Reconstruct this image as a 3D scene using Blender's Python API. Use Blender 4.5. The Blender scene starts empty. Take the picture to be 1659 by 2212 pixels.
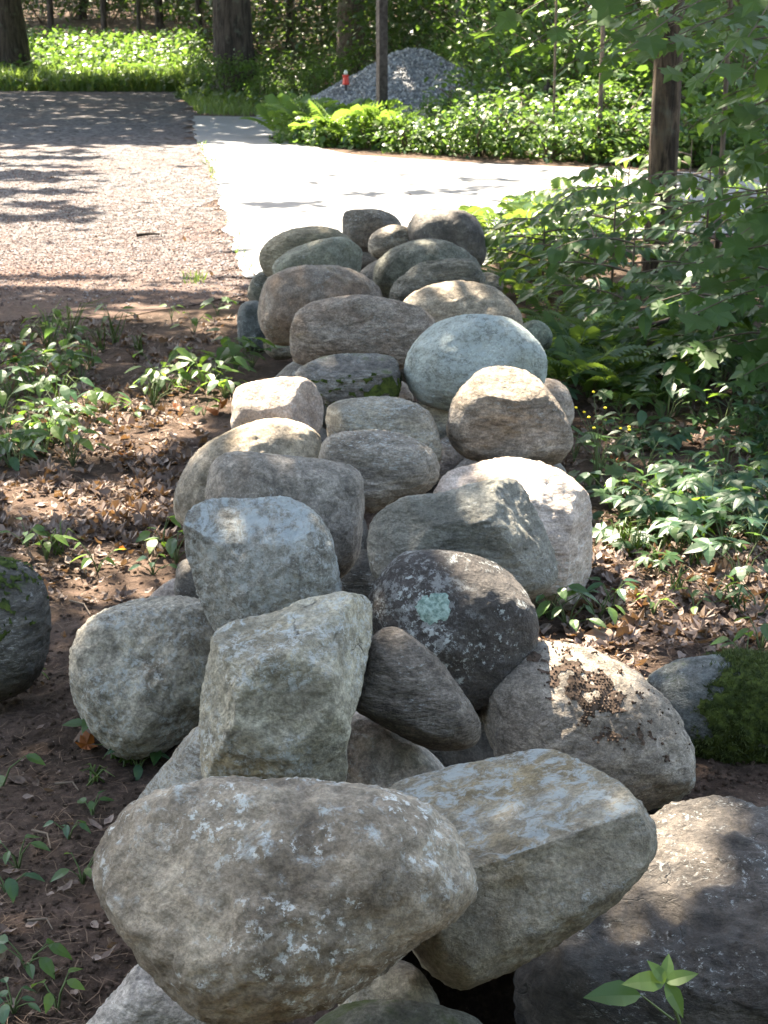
import bpy, bmesh, math, random
import numpy as np
from mathutils import Vector, Matrix

random.seed(7)
rng = np.random.RandomState(11)
scene = bpy.context.scene
COL = scene.collection

# ------------------------------------------------------------------ camera
CAM_H = 1.6
PITCH = math.radians(17.5)
cam = bpy.data.cameras.new('camera')
cam.sensor_fit = 'VERTICAL'
cam.sensor_height = 24.0
cam.angle = 2 * math.atan(1106 / 3402)
cam.clip_start = 0.05
cam.clip_end = 600
cam.dof.use_dof = True
cam.dof.focus_distance = 2.6
cam.dof.aperture_fstop = 13
camo = bpy.data.objects.new('camera', cam)
camo.location = (0, 0, CAM_H)
camo.rotation_euler = (math.pi / 2 - PITCH, 0, 0)
COL.objects.link(camo)
scene.camera = camo

# ------------------------------------------------------------------ light
SUN_EL = math.radians(56)
SUN_AZ = math.radians(-32)          # from straight ahead (+Y), negative = to the left
SUN = np.array([math.sin(SUN_AZ) * math.cos(SUN_EL), math.cos(SUN_AZ) * math.cos(SUN_EL), math.sin(SUN_EL)])
world = bpy.data.worlds.new('World')
scene.world = world
world.use_nodes = True
wn = world.node_tree.nodes
sky = wn.new('ShaderNodeTexSky')
sky.sky_type = 'NISHITA'
sky.sun_disc = False
sky.sun_elevation = SUN_EL
sky.sun_rotation = SUN_AZ
sky.air_density = 1.0
sky.dust_density = 1.5
world.node_tree.links.new(sky.outputs[0], wn['Background'].inputs[0])
wn['Background'].inputs[1].default_value = 0.115
sun = bpy.data.lights.new('sun', 'SUN')
sun.energy = 5.0
sun.angle = math.radians(0.53)
sun.color = (1.0, 0.955, 0.89)
suno = bpy.data.objects.new('sun', sun)
suno.rotation_euler = Vector(-SUN).to_track_quat('-Z', 'Y').to_euler()
suno.location = (0, 0, 20)
COL.objects.link(suno)
scene.view_settings.view_transform = 'Standard'
scene.view_settings.look = 'None'
scene.view_settings.gamma = 1
scene.view_settings.exposure = 3.2
scene.view_settings.use_white_balance = True
scene.view_settings.white_balance_temperature = 7600
scene.view_settings.white_balance_tint = 9
scene.view_settings.use_curve_mapping = False
scene.cycles.max_bounces = 6
scene.cycles.transparent_max_bounces = 4

# ------------------------------------------------------------------ photo to place
F = 3402.0
_r = np.array([1.0, 0, 0])
_f = np.array([0, math.cos(PITCH), -math.sin(PITCH)])
_u = np.array([0, math.sin(PITCH), math.cos(PITCH)])
C0 = np.array([0, 0, CAM_H])
def ray(u, v):
    return _f + _r * ((u - 829.5) / F) - _u * ((v - 1106) / F)
def atz(u, v, z=0.0):
    d = ray(u, v)
    return C0 + d * ((z - CAM_H) / d[2])
def atY(u, v, Y):
    d = ray(u, v)
    return C0 + d * (Y / d[1])
def project(P):
    q = P - C0
    w = q @ _f
    w = np.where(np.abs(w) < 1e-6, 1e-6, w)
    return 829.5 + F * (q @ _r) / w, 1106 - F * (q @ _u) / w, w

# ------------------------------------------------------------------ numpy noise
_perm = np.random.RandomState(3).permutation(256)
_perm = np.concatenate([_perm, _perm, _perm])
_grad = np.random.RandomState(4).normal(size=(256, 3))
_grad /= np.linalg.norm(_grad, axis=1)[:, None]
def perlin(P):
    P = np.asarray(P, float)
    i = np.floor(P).astype(int)
    f = P - i
    i &= 255
    w = f * f * f * (f * (f * 6 - 15) + 10)
    out = np.zeros(len(P))
    for dx in (0, 1):
        for dy in (0, 1):
            for dz in (0, 1):
                h = _perm[_perm[_perm[(i[:, 0] + dx) & 255] + ((i[:, 1] + dy) & 255)] + ((i[:, 2] + dz) & 255)]
                g = _grad[h]
                d = f - np.array([dx, dy, dz])
                k = (w[:, 0] if dx else 1 - w[:, 0]) * (w[:, 1] if dy else 1 - w[:, 1]) * (w[:, 2] if dz else 1 - w[:, 2])
                out += k * (g * d).sum(1)
    return out * 1.5
def fbm(P, octs=4, gain=0.5, lac=2.03):
    P = np.asarray(P, float)
    a, s, o = 1.0, 1.0, np.zeros(len(P))
    for k in range(octs):
        o += a * perlin(P * s + 17.3 * k)
        a *= gain
        s *= lac
    return o
def ridged(P, octs=4, gain=0.5):
    P = np.asarray(P, float)
    a, s, o = 1.0, 1.0, np.zeros(len(P))
    for k in range(octs):
        o += a * (1 - 2 * np.abs(perlin(P * s + 9.1 * k)))
        a *= gain
        s *= 2.1
    return o

# ------------------------------------------------------------------ object helpers
def link(o, parent=None):
    COL.objects.link(o)
    if parent is not None:
        o.parent = parent
    return o
def tag(o, label=None, cat=None, group=None, kind=None):
    if label: o['label'] = label
    if cat: o['category'] = cat
    if group: o['group'] = group
    if kind: o['kind'] = kind
    return o
def empty(name, loc, label=None, cat=None, group=None):
    o = bpy.data.objects.new(name, None)
    o.empty_display_size = 0.1
    o.location = loc
    link(o)
    return tag(o, label, cat, group)
def mesh_np(name, V, T, mat=None, smooth=True):
    V = np.ascontiguousarray(V, dtype=np.float32)
    T = np.ascontiguousarray(T, dtype=np.int32)
    me = bpy.data.meshes.new(name)
    k = T.shape[1]
    me.vertices.add(len(V))
    me.vertices.foreach_set('co', V.ravel())
    me.loops.add(T.size)
    me.loops.foreach_set('vertex_index', T.ravel())
    me.polygons.add(len(T))
    me.polygons.foreach_set('loop_start', np.arange(0, T.size, k, dtype=np.int32))
    me.polygons.foreach_set('loop_total', np.full(len(T), k, dtype=np.int32))
    me.polygons.foreach_set('use_smooth', np.full(len(T), smooth, dtype=bool))
    me.update(calc_edges=True)
    if mat: me.materials.append(mat)
    return me
def obj_np(name, V, T, mat=None, parent=None, loc=None, smooth=True):
    o = bpy.data.objects.new(name, mesh_np(name, V, T, mat, smooth))
    if loc is not None: o.location = loc
    return link(o, parent)
def rand_rots(n, tilt, rs=rng):
    """n rotation matrices: random heading, normal tilted from up by about tilt"""
    a = rs.uniform(0, 2 * np.pi, n)
    b = np.clip(rs.normal(0, tilt, n), -1.5, 1.5)
    c = np.clip(rs.normal(0, tilt, n), -1.5, 1.5)
    def R(ax, t):
        M = np.zeros((n, 3, 3)); ct, st = np.cos(t), np.sin(t)
        i, j, k = {'x': (1, 2, 0), 'y': (2, 0, 1), 'z': (0, 1, 2)}[ax]
        M[:, k, k] = 1; M[:, i, i] = ct; M[:, j, j] = ct; M[:, i, j] = -st; M[:, j, i] = st
        return M
    return R('z', a) @ R('x', b) @ R('y', c)
def scatter(V, T, R, S, P):
    """joined copies of a small mesh"""
    n, m = len(P), len(V)
    W = np.einsum('nij,vj->nvi', R * np.asarray(S)[:, None, None], V) + P[:, None, :]
    TT = (T[None] + (np.arange(n) * m)[:, None, None]).reshape(-1, T.shape[1])
    return W.reshape(-1, 3), TT
def tube(paths, sides=6):
    """joined tapered tubes: each path is (points, radii)"""
    Vs, Ts, base = [], [], 0
    for pts, rad in paths:
        pts = np.asarray(pts, float)
        n = len(pts)
        tan = np.gradient(pts, axis=0)
        tan /= np.linalg.norm(tan, axis=1)[:, None] + 1e-9
        ref = np.array([0.0, 0, 1]) if abs(tan[0][2]) < 0.8 else np.array([1.0, 0, 0])
        for i in range(n):
            a = np.cross(tan[i], ref); a /= np.linalg.norm(a) + 1e-9
            b = np.cross(tan[i], a)
            th = np.arange(sides) * 2 * np.pi / sides
            Vs.append(pts[i] + rad[i] * (np.cos(th)[:, None] * a + np.sin(th)[:, None] * b))
        for i in range(n - 1):
            for j in range(sides):
                p, q = base + i * sides + j, base + i * sides + (j + 1) % sides
                Ts.append((p, q, q + sides)); Ts.append((p, q + sides, p + sides))
        base += n * sides
    return np.concatenate(Vs), np.array(Ts)

# ------------------------------------------------------------------ materials
def new_mat(name):
    m = bpy.data.materials.new(name)
    m.use_nodes = True
    nt = m.node_tree
    return m, nt, nt.nodes['Principled BSDF']
class NB:
    """small node builder"""
    def __init__(s, nt):
        s.nt = nt; s.N = nt.nodes; s.L = nt.links
    def put(s, sock, val):
        if isinstance(val, bpy.types.NodeSocket): s.L.new(val, sock)
        elif isinstance(val, (tuple, list)) and len(val) == 3 and sock.type == 'RGBA': sock.default_value = (*val, 1)
        else: sock.default_value = val
    def coord(s, which='Object', off=(0, 0, 0), scale=(1, 1, 1)):
        t = s.N.new('ShaderNodeTexCoord'); m = s.N.new('ShaderNodeMapping')
        s.L.new(t.outputs[which], m.inputs[0])
        m.inputs['Location'].default_value = off; m.inputs['Scale'].default_value = scale
        return m.outputs[0]
    def noise(s, vec, scale, detail=5, rough=0.55, dist=0.0):
        n = s.N.new('ShaderNodeTexNoise')
        s.L.new(vec, n.inputs['Vector'])
        n.inputs['Scale'].default_value = scale; n.inputs['Detail'].default_value = detail
        n.inputs['Roughness'].default_value = rough; n.inputs['Distortion'].default_value = dist
        return n.outputs[0]
    def voronoi(s, vec, scale, feature='F1', out=0):
        n = s.N.new('ShaderNodeTexVoronoi'); n.feature = feature
        s.L.new(vec, n.inputs['Vector']); n.inputs['Scale'].default_value = scale
        return n.outputs[out]
    def ramp(s, fac, a, b, lo=0.0, hi=1.0):
        n = s.N.new('ShaderNodeMapRange'); n.interpolation_type = 'SMOOTHSTEP'
        s.put(n.inputs[0], fac)
        n.inputs[1].default_value = a; n.inputs[2].default_value = b
        n.inputs[3].default_value = lo; n.inputs[4].default_value = hi
        return n.outputs[0]
    def mix(s, fac, a, b, mode='MIX'):
        n = s.N.new('ShaderNodeMix'); n.data_type = 'RGBA'; n.blend_type = mode
        s.put(n.inputs[0], fac); s.put(n.inputs[6], a); s.put(n.inputs[7], b)
        return n.outputs[2]
    def math(s, op, a, b=0.0):
        n = s.N.new('ShaderNodeMath'); n.operation = op
        s.put(n.inputs[0], a); s.put(n.inputs[1], b)
        return n.outputs[0]
    def bump(s, h, strength, dist, normal=None):
        n = s.N.new('ShaderNodeBump')
        s.L.new(h, n.inputs['Height']); n.inputs['Strength'].default_value = strength
        n.inputs['Distance'].default_value = dist
        if normal: s.L.new(normal, n.inputs['Normal'])
        return n.outputs[0]

PALE = (0.42, 0.435, 0.41)
def rock_mat(seed, base=(0.20, 0.18, 0.155), second=(0.29, 0.265, 0.23), lichen=0.3, lcol=PALE, speck=0.3, tan=0.2,
             tcol=(0.27, 0.205, 0.125), dark=0.25, dcol=(0.07, 0.06, 0.052), moss=0.0, soil=None, stretch=(1, 1, 1), rough_bump=1.0, veins=0.0, cracks=0.0, top=0.0):
    m, nt, bs = new_mat('rock')
    b = NB(nt)
    rs = np.random.RandomState(seed)
    off = tuple(rs.uniform(-20, 20, 3))
    sc = rs.uniform(0.75, 1.45); con = rs.uniform(0.35, 1.0); rough_bump *= rs.uniform(0.55, 1.1)
    if stretch == (1, 1, 1): stretch = (1, 1, rs.choice([1.0, 1.0, 1.6, 2.4, 3.4]))
    c = b.coord('Object', off, tuple(sc * x for x in stretch))
    c.node.inputs['Rotation'].default_value = tuple(rs.uniform(-0.7, 0.7, 3))
    c0 = b.coord('Object', off)
    n1 = b.noise(c, 5.5, 8, 0.66, 0.3)
    col = b.mix(b.ramp(n1, 0.35, 0.66), base, second)
    if tan: col = b.mix(b.ramp(b.noise(c, 3.3, 4, 0.6, 0.6), 0.72 - 0.42 * tan, 0.86 - 0.3 * tan, 0, 0.85), col, tcol)
    n2 = b.noise(c, 24, 10, 0.82, 0.4)
    col = b.mix(con, col, b.mix(b.ramp(n2, 0.36, 0.64), (0.48, 0.47, 0.45), (1.36, 1.36, 1.35)), 'MULTIPLY')
    gr = b.noise(c0, 150, 4, 0.75)
    col = b.mix(1.0, col, b.mix(b.ramp(gr, 0.34, 0.66), (0.70, 0.70, 0.69), (1.24, 1.24, 1.24)), 'MULTIPLY')
    n3 = b.noise(c, 11, 9, 0.78, 0.9)
    col = b.mix(1.0, col, b.mix(b.ramp(n3, 0.32, 0.66), (0.68, 0.67, 0.66), (1.28, 1.28, 1.27)), 'MULTIPLY')
    if dark: col = b.mix(b.ramp(b.noise(c, 7.5, 8, 0.72, 1.0), 0.76 - 0.3 * dark, 0.88 - 0.3 * dark, 0, 0.8), col, dcol)
    if veins:
        v = b.noise(c, 6.0, 6, 0.6, 0.4)
        col = b.mix(b.ramp(b.math('ABSOLUTE', b.math('SUBTRACT', v, 0.5)), 0.0, 0.03, veins, 0), col, (0.40, 0.39, 0.37))
    if lichen:
        gate = b.ramp(b.noise(c, 4.2, 3, 0.5), 0.58 - 0.36 * lichen, 0.68 - 0.32 * lichen)
        l = b.ramp(b.noise(c, 46, 10, 0.82, 0.15), 0.595 - 0.17 * lichen, 0.64 - 0.17 * lichen)
        col = b.mix(b.math('MULTIPLY', b.math('MULTIPLY', l, gate), 0.72), col, lcol)
    if speck:
        sp = b.ramp(b.noise(c0, 60, 7, 0.75, 0.1), 0.71 - 0.13 * speck, 0.76 - 0.13 * speck)
        g2 = b.ramp(b.noise(c0, 8.0, 3), 0.46, 0.56)
        col = b.mix(b.math('MULTIPLY', b.math('MULTIPLY', sp, g2), 0.9), col, (0.55, 0.57, 0.54))
    if moss:
        g = nt.nodes.new('ShaderNodeNewGeometry'); sx = nt.nodes.new('ShaderNodeSeparateXYZ')
        nt.links.new(g.outputs['Normal'], sx.inputs[0])
        mm = b.math('ADD', b.math('MULTIPLY', sx.outputs[2], 0.35), b.noise(c, 6, 6, 0.65))
        mm = b.ramp(mm, 0.95 - 0.45 * moss, 1.08 - 0.45 * moss)
        col = b.mix(mm, col, b.mix(b.noise(c0, 60, 3), (0.035, 0.05, 0.012), (0.085, 0.11, 0.025)))
    if top:                        # pale bluish sky light painted in patches on the upper faces
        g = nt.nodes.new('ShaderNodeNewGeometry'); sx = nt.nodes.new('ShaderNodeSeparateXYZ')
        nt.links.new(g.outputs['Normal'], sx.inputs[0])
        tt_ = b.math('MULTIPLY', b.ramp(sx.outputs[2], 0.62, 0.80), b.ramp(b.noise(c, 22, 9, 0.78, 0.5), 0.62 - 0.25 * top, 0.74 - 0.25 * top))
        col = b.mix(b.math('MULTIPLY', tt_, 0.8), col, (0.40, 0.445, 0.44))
    if soil:                       # caked earth left lying on the stone: (centre, radius)
        ctr, rad = soil
        vm = nt.nodes.new('ShaderNodeVectorMath'); vm.operation = 'SUBTRACT'
        tc = nt.nodes.new('ShaderNodeTexCoord'); nt.links.new(tc.outputs['Object'], vm.inputs[0]); vm.inputs[1].default_value = ctr
        vs = nt.nodes.new('ShaderNodeVectorMath'); vs.operation = 'DIVIDE'; nt.links.new(vm.outputs[0], vs.inputs[0]); vs.inputs[1].default_value = rad
        vl = nt.nodes.new('ShaderNodeVectorMath'); vl.operation = 'LENGTH'; nt.links.new(vs.outputs[0], vl.inputs[0])
        d = b.math('ADD', vl.outputs['Value'], b.math('MULTIPLY', b.math('SUBTRACT', b.noise(c0, 16, 8, 0.75, 0.6), 0.5), 2.6))
        col = b.mix(b.ramp(d, 0.75, 1.0, 0.95, 0), col, b.mix(b.noise(c0, 50, 4), (0.05, 0.034, 0.024), (0.12, 0.08, 0.055)))
    nt.links.new(col, bs.inputs['Base Color'])
    bs.inputs['Roughness'].default_value = rs.uniform(0.62, 0.78)
    bs.inputs['Specular IOR Level'].default_value = 0.35
    h = b.math('ADD', b.math('MULTIPLY', b.noise(c, 34, 9, 0.72, 0.4), 1.0), b.math('MULTIPLY', b.noise(c0, 120, 6, 0.75), 0.8))
    wq_ = nt.nodes.new('ShaderNodeVectorMath'); wq_.operation = 'MULTIPLY_ADD'
    wz = nt.nodes.new('ShaderNodeTexNoise'); nt.links.new(c, wz.inputs['Vector']); wz.inputs['Scale'].default_value = 14; wz.inputs['Detail'].default_value = 5
    nt.links.new(wz.outputs[1], wq_.inputs[0]); wq_.inputs[1].default_value = (0.16, 0.16, 0.16); nt.links.new(c, wq_.inputs[2])
    h = b.math('ADD', h, b.math('MULTIPLY', b.voronoi(wq_.outputs[0], 15), 0.8))
    pit = b.ramp(b.voronoi(c0, 42), 0.0, 0.22)
    h = b.math('ADD', h, b.math('MULTIPLY', pit, 0.25))
    h = b.math('ADD', h, b.math('MULTIPLY', n3, 0.9))
    if cracks:
        wv = nt.nodes.new('ShaderNodeVectorMath'); wv.operation = 'ADD'; nt.links.new(c, wv.inputs[0])
        wn_ = nt.nodes.new('ShaderNodeTexNoise'); nt.links.new(c0, wn_.inputs['Vector']); wn_.inputs['Scale'].default_value = 5; wn_.inputs['Detail'].default_value = 6
        ws = nt.nodes.new('ShaderNodeVectorMath'); ws.operation = 'SCALE'; nt.links.new(wn_.outputs[1], ws.inputs[0]); ws.inputs['Scale'].default_value = 0.35
        nt.links.new(ws.outputs[0], wv.inputs[1])
        ck = b.ramp(b.voronoi(wv.outputs[0], 5.5, 'DISTANCE_TO_EDGE'), 0.0, 0.02, 1, 0)
        ck = b.math('MULTIPLY', ck, b.ramp(b.noise(c0, 7, 4), 0.60 - 0.15 * cracks, 0.66 - 0.15 * cracks))
        h = b.math('SUBTRACT', h, b.math('MULTIPLY', ck, 0.9))
        col = b.mix(b.math('MULTIPLY', ck, 0.75), col, (0.045, 0.04, 0.035))
        nt.links.new(col, bs.inputs['Base Color'])
    nt.links.new(b.bump(h, min(1.0, 0.9 * rough_bump), 0.02), bs.inputs['Normal'])
    return m

def leaf_mat(name, c1, c2, trans=(0.20, 0.30, 0.03), tw=0.45, gloss=0.42, island=False, spec=0.4):
    m, nt, bs = new_mat(name)
    b = NB(nt)
    if island:
        g = nt.nodes.new('ShaderNodeNewGeometry'); r = g.outputs['Random Per Island']
    else:
        oi = nt.nodes.new('ShaderNodeObjectInfo'); r = oi.outputs['Random']
    col = b.mix(r, c1, c2)
    nt.links.new(col, bs.inputs['Base Color'])
    bs.inputs['Roughness'].default_value = gloss
    bs.inputs['Specular IOR Level'].default_value = spec
    tr = nt.nodes.new('ShaderNodeBsdfTranslucent')
    nt.links.new(b.mix(r, trans, tuple(x * 0.7 for x in trans)), tr.inputs[0])
    mx = nt.nodes.new('ShaderNodeMixShader'); mx.inputs[0].default_value = tw
    nt.links.new(bs.outputs[0], mx.inputs[1]); nt.links.new(tr.outputs[0], mx.inputs[2])
    nt.links.new(mx.outputs[0], nt.nodes['Material Output'].inputs[0])
    return m

M_LEAF = leaf_mat('green_leaf', (0.024, 0.068, 0.024), (0.055, 0.11, 0.03), (0.17, 0.29, 0.035))
M_LEAFB = leaf_mat('bluish_leaf', (0.022, 0.07, 0.038), (0.045, 0.10, 0.045), (0.13, 0.24, 0.05))
M_LEAFY = leaf_mat('yellow_green_leaf', (0.055, 0.115, 0.024), (0.085, 0.145, 0.03), (0.22, 0.36, 0.05), 0.5)
M_FERN = leaf_mat('fern_leaf', (0.03, 0.08, 0.035), (0.05, 0.11, 0.03), (0.2, 0.3, 0.04), 0.45)
M_BUSH = leaf_mat('bush_leaf', (0.03, 0.075, 0.025), (0.085, 0.14, 0.03), (0.15, 0.27, 0.04), 0.42, island=True)
M_BUSHD = leaf_mat('dark_bush_leaf', (0.02, 0.05, 0.022), (0.05, 0.09, 0.03), (0.12, 0.2, 0.03), 0.35, island=True)
M_CROWN = leaf_mat('crown_leaf', (0.035, 0.075, 0.02), (0.06, 0.10, 0.03), (0.10, 0.17, 0.02), 0.3, island=True)
M_GRASS = leaf_mat('grass_blade', (0.05, 0.10, 0.025), (0.10, 0.14, 0.035), (0.20, 0.29, 0.05), 0.45, island=True)
M_DRY = leaf_mat('dry_leaf', (0.08, 0.044, 0.028), (0.24, 0.17, 0.13), (0.25, 0.13, 0.05), 0.22, 0.6)
M_DRYI = leaf_mat('litter_leaf', (0.055, 0.032, 0.022), (0.24, 0.175, 0.14), (0.22, 0.12, 0.05), 0.2, 0.6, island=True)
M_RUST = leaf_mat('rusty_leaf', (0.30, 0.09, 0.02), (0.22, 0.08, 0.03), (0.4, 0.14, 0.03), 0.3, 0.6)
def plain(name, col, rough=0.7, spec=0.3):
    m, nt, bs = new_mat(name)
    b = NB(nt)
    c = b.coord('Object')
    nt.links.new(b.mix(b.noise(c, 9, 6, 0.7), tuple(x * 0.65 for x in col), tuple(min(1, x * 1.3) for x in col)), bs.inputs['Base Color'])
    bs.inputs['Roughness'].default_value = rough
    bs.inputs['Specular IOR Level'].default_value = spec
    nt.links.new(b.bump(b.noise(c, 60, 4), 0.25, 0.004), bs.inputs['Normal'])
    return m
M_STEM = plain('green_stem', (0.07, 0.10, 0.035))
M_TWIG = plain('brown_twig', (0.10, 0.072, 0.05))
M_NEEDLE = plain('dry_needle', (0.15, 0.095, 0.06))
def bark_mat(name, c1, c2, sc=1.0):
    m, nt, bs = new_mat(name)
    b = NB(nt)
    c = b.coord('Object', (0, 0, 0), (1, 1, 0.16))
    n = b.noise(c, 26 * sc, 8, 0.65, 0.6)
    c3 = b.coord('Object')
    col = b.mix(b.ramp(n, 0.35, 0.65), c1, c2)
    col = b.mix(b.ramp(b.noise(c3, 5, 4), 0.55, 0.75, 0, 0.5), col, (0.13, 0.14, 0.11))
    nt.links.new(col, bs.inputs['Base Color'])
    bs.inputs['Roughness'].default_value = 0.9
    bs.inputs['Specular IOR Level'].default_value = 0.15
    nt.links.new(b.bump(n, 0.9, 0.03), bs.inputs['Normal'])
    return m
M_BARK = bark_mat('grey_brown_bark', (0.045, 0.035, 0.028), (0.15, 0.115, 0.085))
M_BARKD = bark_mat('dark_bark', (0.022, 0.018, 0.016), (0.075, 0.06, 0.05), 0.5)
M_BARKN = bark_mat('brown_bark', (0.022, 0.016, 0.012), (0.095, 0.068, 0.046))
M_BARKP = bark_mat('pale_bark', (0.11, 0.11, 0.10), (0.24, 0.24, 0.22), 0.6)

def soil_mat():
    m, nt, bs = new_mat('forest_soil')
    b = NB(nt)
    c = b.coord('Object')
    col = b.mix(b.ramp(b.noise(c, 2.2, 8, 0.65), 0.35, 0.65), (0.042, 0.029, 0.021), (0.105, 0.07, 0.052))
    col = b.mix(b.ramp(b.noise(c, 30, 8, 0.75), 0.45, 0.75, 0, 0.75), col, (0.20, 0.135, 0.105))
    col = b.mix(b.ramp(b.noise(c, 55, 6, 0.7), 0.52, 0.7, 0, 0.7), col, (0.03, 0.022, 0.018))
    col = b.mix(b.ramp(b.noise(c, 95, 3, 0.6), 0.68, 0.74, 0, 0.8), col, (0.30, 0.24, 0.20))
    nt.links.new(col, bs.inputs['Base Color'])
    bs.inputs['Roughness'].default_value = 0.95
    bs.inputs['Specular IOR Level'].default_value = 0.1
    h = b.math('ADD', b.noise(c, 22, 10, 0.75), b.math('MULTIPLY', b.noise(c, 110, 6, 0.7), 0.5))
    nt.links.new(b.bump(h, 0.9, 0.03), bs.inputs['Normal'])
    return m
def gravel_mat():
    m, nt, bs = new_mat('gravel_with_needles')
    b = NB(nt)
    c = b.coord('Object')
    n = nt.nodes.new('ShaderNodeTexVoronoi'); nt.links.new(c, n.inputs['Vector']); n.inputs['Scale'].default_value = 19
    sep = nt.nodes.new('ShaderNodeSeparateColor'); nt.links.new(n.outputs['Color'], sep.inputs[0])
    col = b.mix(sep.outputs[0], (0.02, 0.019, 0.02), (0.145, 0.137, 0.137))
    needles = b.ramp(b.noise(c, 0.55, 6, 0.65), 0.42, 0.62, 0, 0.75)
    sxy = nt.nodes.new('ShaderNodeSeparateXYZ'); nt.links.new(c, sxy.inputs[0])
    near = b.ramp(sxy.outputs[1], 9.0, 15.0, 1.0, 0.12)
    needles = b.math('MAXIMUM', b.math('MULTIPLY', needles, b.math('ADD', near, 0.25)), b.math('MULTIPLY', near, 0.35))
    col = b.mix(needles, col, b.mix(b.noise(c, 40, 5, 0.7), (0.045, 0.021, 0.016), (0.125, 0.078, 0.064)))
    edge = b.math('ADD', sxy.outputs[1], b.math('MULTIPLY', b.noise(c, 1.6, 6, 0.7), 2.6))
    edge = b.math('ADD', edge, b.math('MULTIPLY', b.noise(c, 14, 4, 0.7), 1.0))
    col = b.mix(b.ramp(edge, 10.4, 12.6, 1.0, 0), col, b.mix(b.noise(c, 30, 6, 0.75), (0.05, 0.032, 0.025), (0.15, 0.10, 0.078)))
    nt.links.new(col, bs.inputs['Base Color'])
    bs.inputs['Roughness'].default_value = 0.9; bs.inputs['Specular IOR Level'].default_value = 0.12
    h = b.math('ADD', b.voronoi(c, 26), b.noise(c, 60, 5, 0.7))
    nt.links.new(b.bump(h, 0.8, 0.02), bs.inputs['Normal'])
    return m
def asphalt_mat():
    m, nt, bs = new_mat('worn_asphalt')
    b = NB(nt)
    c = b.coord('Object')
    col = b.mix(b.ramp(b.noise(c, 0.8, 6, 0.6), 0.3, 0.7), (0.12, 0.12, 0.125), (0.17, 0.168, 0.165))
    col = b.mix(b.ramp(b.noise(c, 140, 3, 0.6), 0.3, 0.7), b.mix(0.25, col, (0.1, 0.1, 0.1)), b.mix(0.2, col, (0.5, 0.5, 0.5)))
    col = b.mix(b.ramp(b.noise(c, 9, 8, 0.75), 0.68, 0.74, 0, 0.6), col, (0.15, 0.1, 0.07))
    nt.links.new(col, bs.inputs['Base Color'])
    bs.inputs['Roughness'].default_value = 0.6
    nt.links.new(b.bump(b.noise(c, 160, 4, 0.7), 0.5, 0.006), bs.inputs['Normal'])
    return m

# ------------------------------------------------------------------ setting
def ground_h(P):
    """P (n,2) -> height"""
    P3 = np.c_[P, np.zeros(len(P))]
    fade = np.clip((8.0 - P[:, 1]) / 1.2, 0, 1)
    h = fade * (0.035 * fbm(P3 * 0.9, 3) + 0.016 * fbm(P3 * 4.2, 4) + 0.007 * fbm(P3 * 17, 3))
    pit = atz(1060, 2150, 0.0)
    h -= 0.34 * np.exp(-(((P[:, 0] - pit[0]) / 0.15) ** 2 + ((P[:, 1] - pit[1] - 0.1) / 0.2) ** 2) ** 2)   # hollow under the stones
    h += np.clip((P[:, 1] - 40) / 40, 0, 1) ** 1.2 * 3.0            # the wood rises beyond the drive
    return h - 0.002 * (1 - fade)
def gz(x, y):
    return float(ground_h(np.array([[x, y]]))[0])
def axis(lo, hi, mid_lo, mid_hi, step, grow=1.16):
    a = list(np.arange(mid_lo, mid_hi, step))
    s, x = step, mid_hi
    while x < hi:
        a.append(x); s *= grow; x += s
    a.append(hi)
    s, x, left = step, mid_lo, []
    while True:
        s *= grow; x -= s
        if x < lo: break
        left.append(x)
    return np.array([lo] + left[::-1] + a)
gx, gy = axis(-300, 300, -2.4, 3.2, 0.026), axis(-30, 420, 1.2, 9.6, 0.03)
GX, GY = np.meshgrid(gx, gy)
P2 = np.c_[GX.ravel(), GY.ravel()]
nx, ny = len(gx), len(gy)
idx = np.arange(nx * ny).reshape(ny, nx)
Q = np.stack([idx[:-1, :-1], idx[:-1, 1:], idx[1:, 1:], idx[1:, :-1]], -1).reshape(-1, 4)
tag(obj_np('ground', np.c_[P2, ground_h(P2)], Q, soil_mat()), kind='structure')

def sheet(name, pts, z, mat, jit=0.12, step=0.25):
    """flat sheet from an outline in the plane, with a ragged edge"""
    pts = [np.array(p[:2], float) for p in pts]
    out = []
    for a, c in zip(pts, pts[1:] + pts[:1]):
        L = np.linalg.norm(c - a)
        n = max(1, min(200, int(L / step)))
        for k in range(n):
            p = a + (c - a) * k / n
            w = jit * fbm(np.array([[p[0] * 1.3, p[1] * 1.3, 3.0]]), 4)[0] + jit * 0.5 * fbm(np.array([[p[0] * 6, p[1] * 6, 8.0]]), 2)[0]
            out.append(p + np.array([w, w * 0.8]))
    bm = bmesh.new()
    f = bm.faces.new([bm.verts.new((p[0], p[1], z)) for p in out])
    bm.normal_update()
    if f.normal.z < 0: f.normal_flip()
    bmesh.ops.triangulate(bm, faces=[f])
    me = bpy.data.meshes.new(name); bm.to_mesh(me); bm.free()
    me.materials.append(mat)
    return tag(link(bpy.data.objects.new(name, me)), kind='structure')
g = lambda u, v: atz(u, v, 0)
sheet('gravel_road', [(-14, 8.6), g(-200, 690), g(-60, 705), g(60, 690), g(160, 700), g(270, 680), g(380, 665), g(470, 640), g(545, 610), g(507, 500), g(470, 365), g(432, 300), g(425, 250), g(385, 205), g(415, 183), g(200, 176), g(0, 178), g(-400, 182), (-16, 30)], 0.003, gravel_mat(), 0.28, 0.08)
sheet('asphalt_road', [g(530, 602), g(495, 502), g(460, 367), g(424, 301), g(418, 251), g(640, 255), g(585, 301), g(760, 336), g(1000, 352), g(1410, 370), g(1700, 385), g(2300, 410), (9, 11.6), g(1500, 505), g(1100, 545), g(1000, 600), g(800, 615)], 0.010, asphalt_mat(), 0.05, 0.12)

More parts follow.
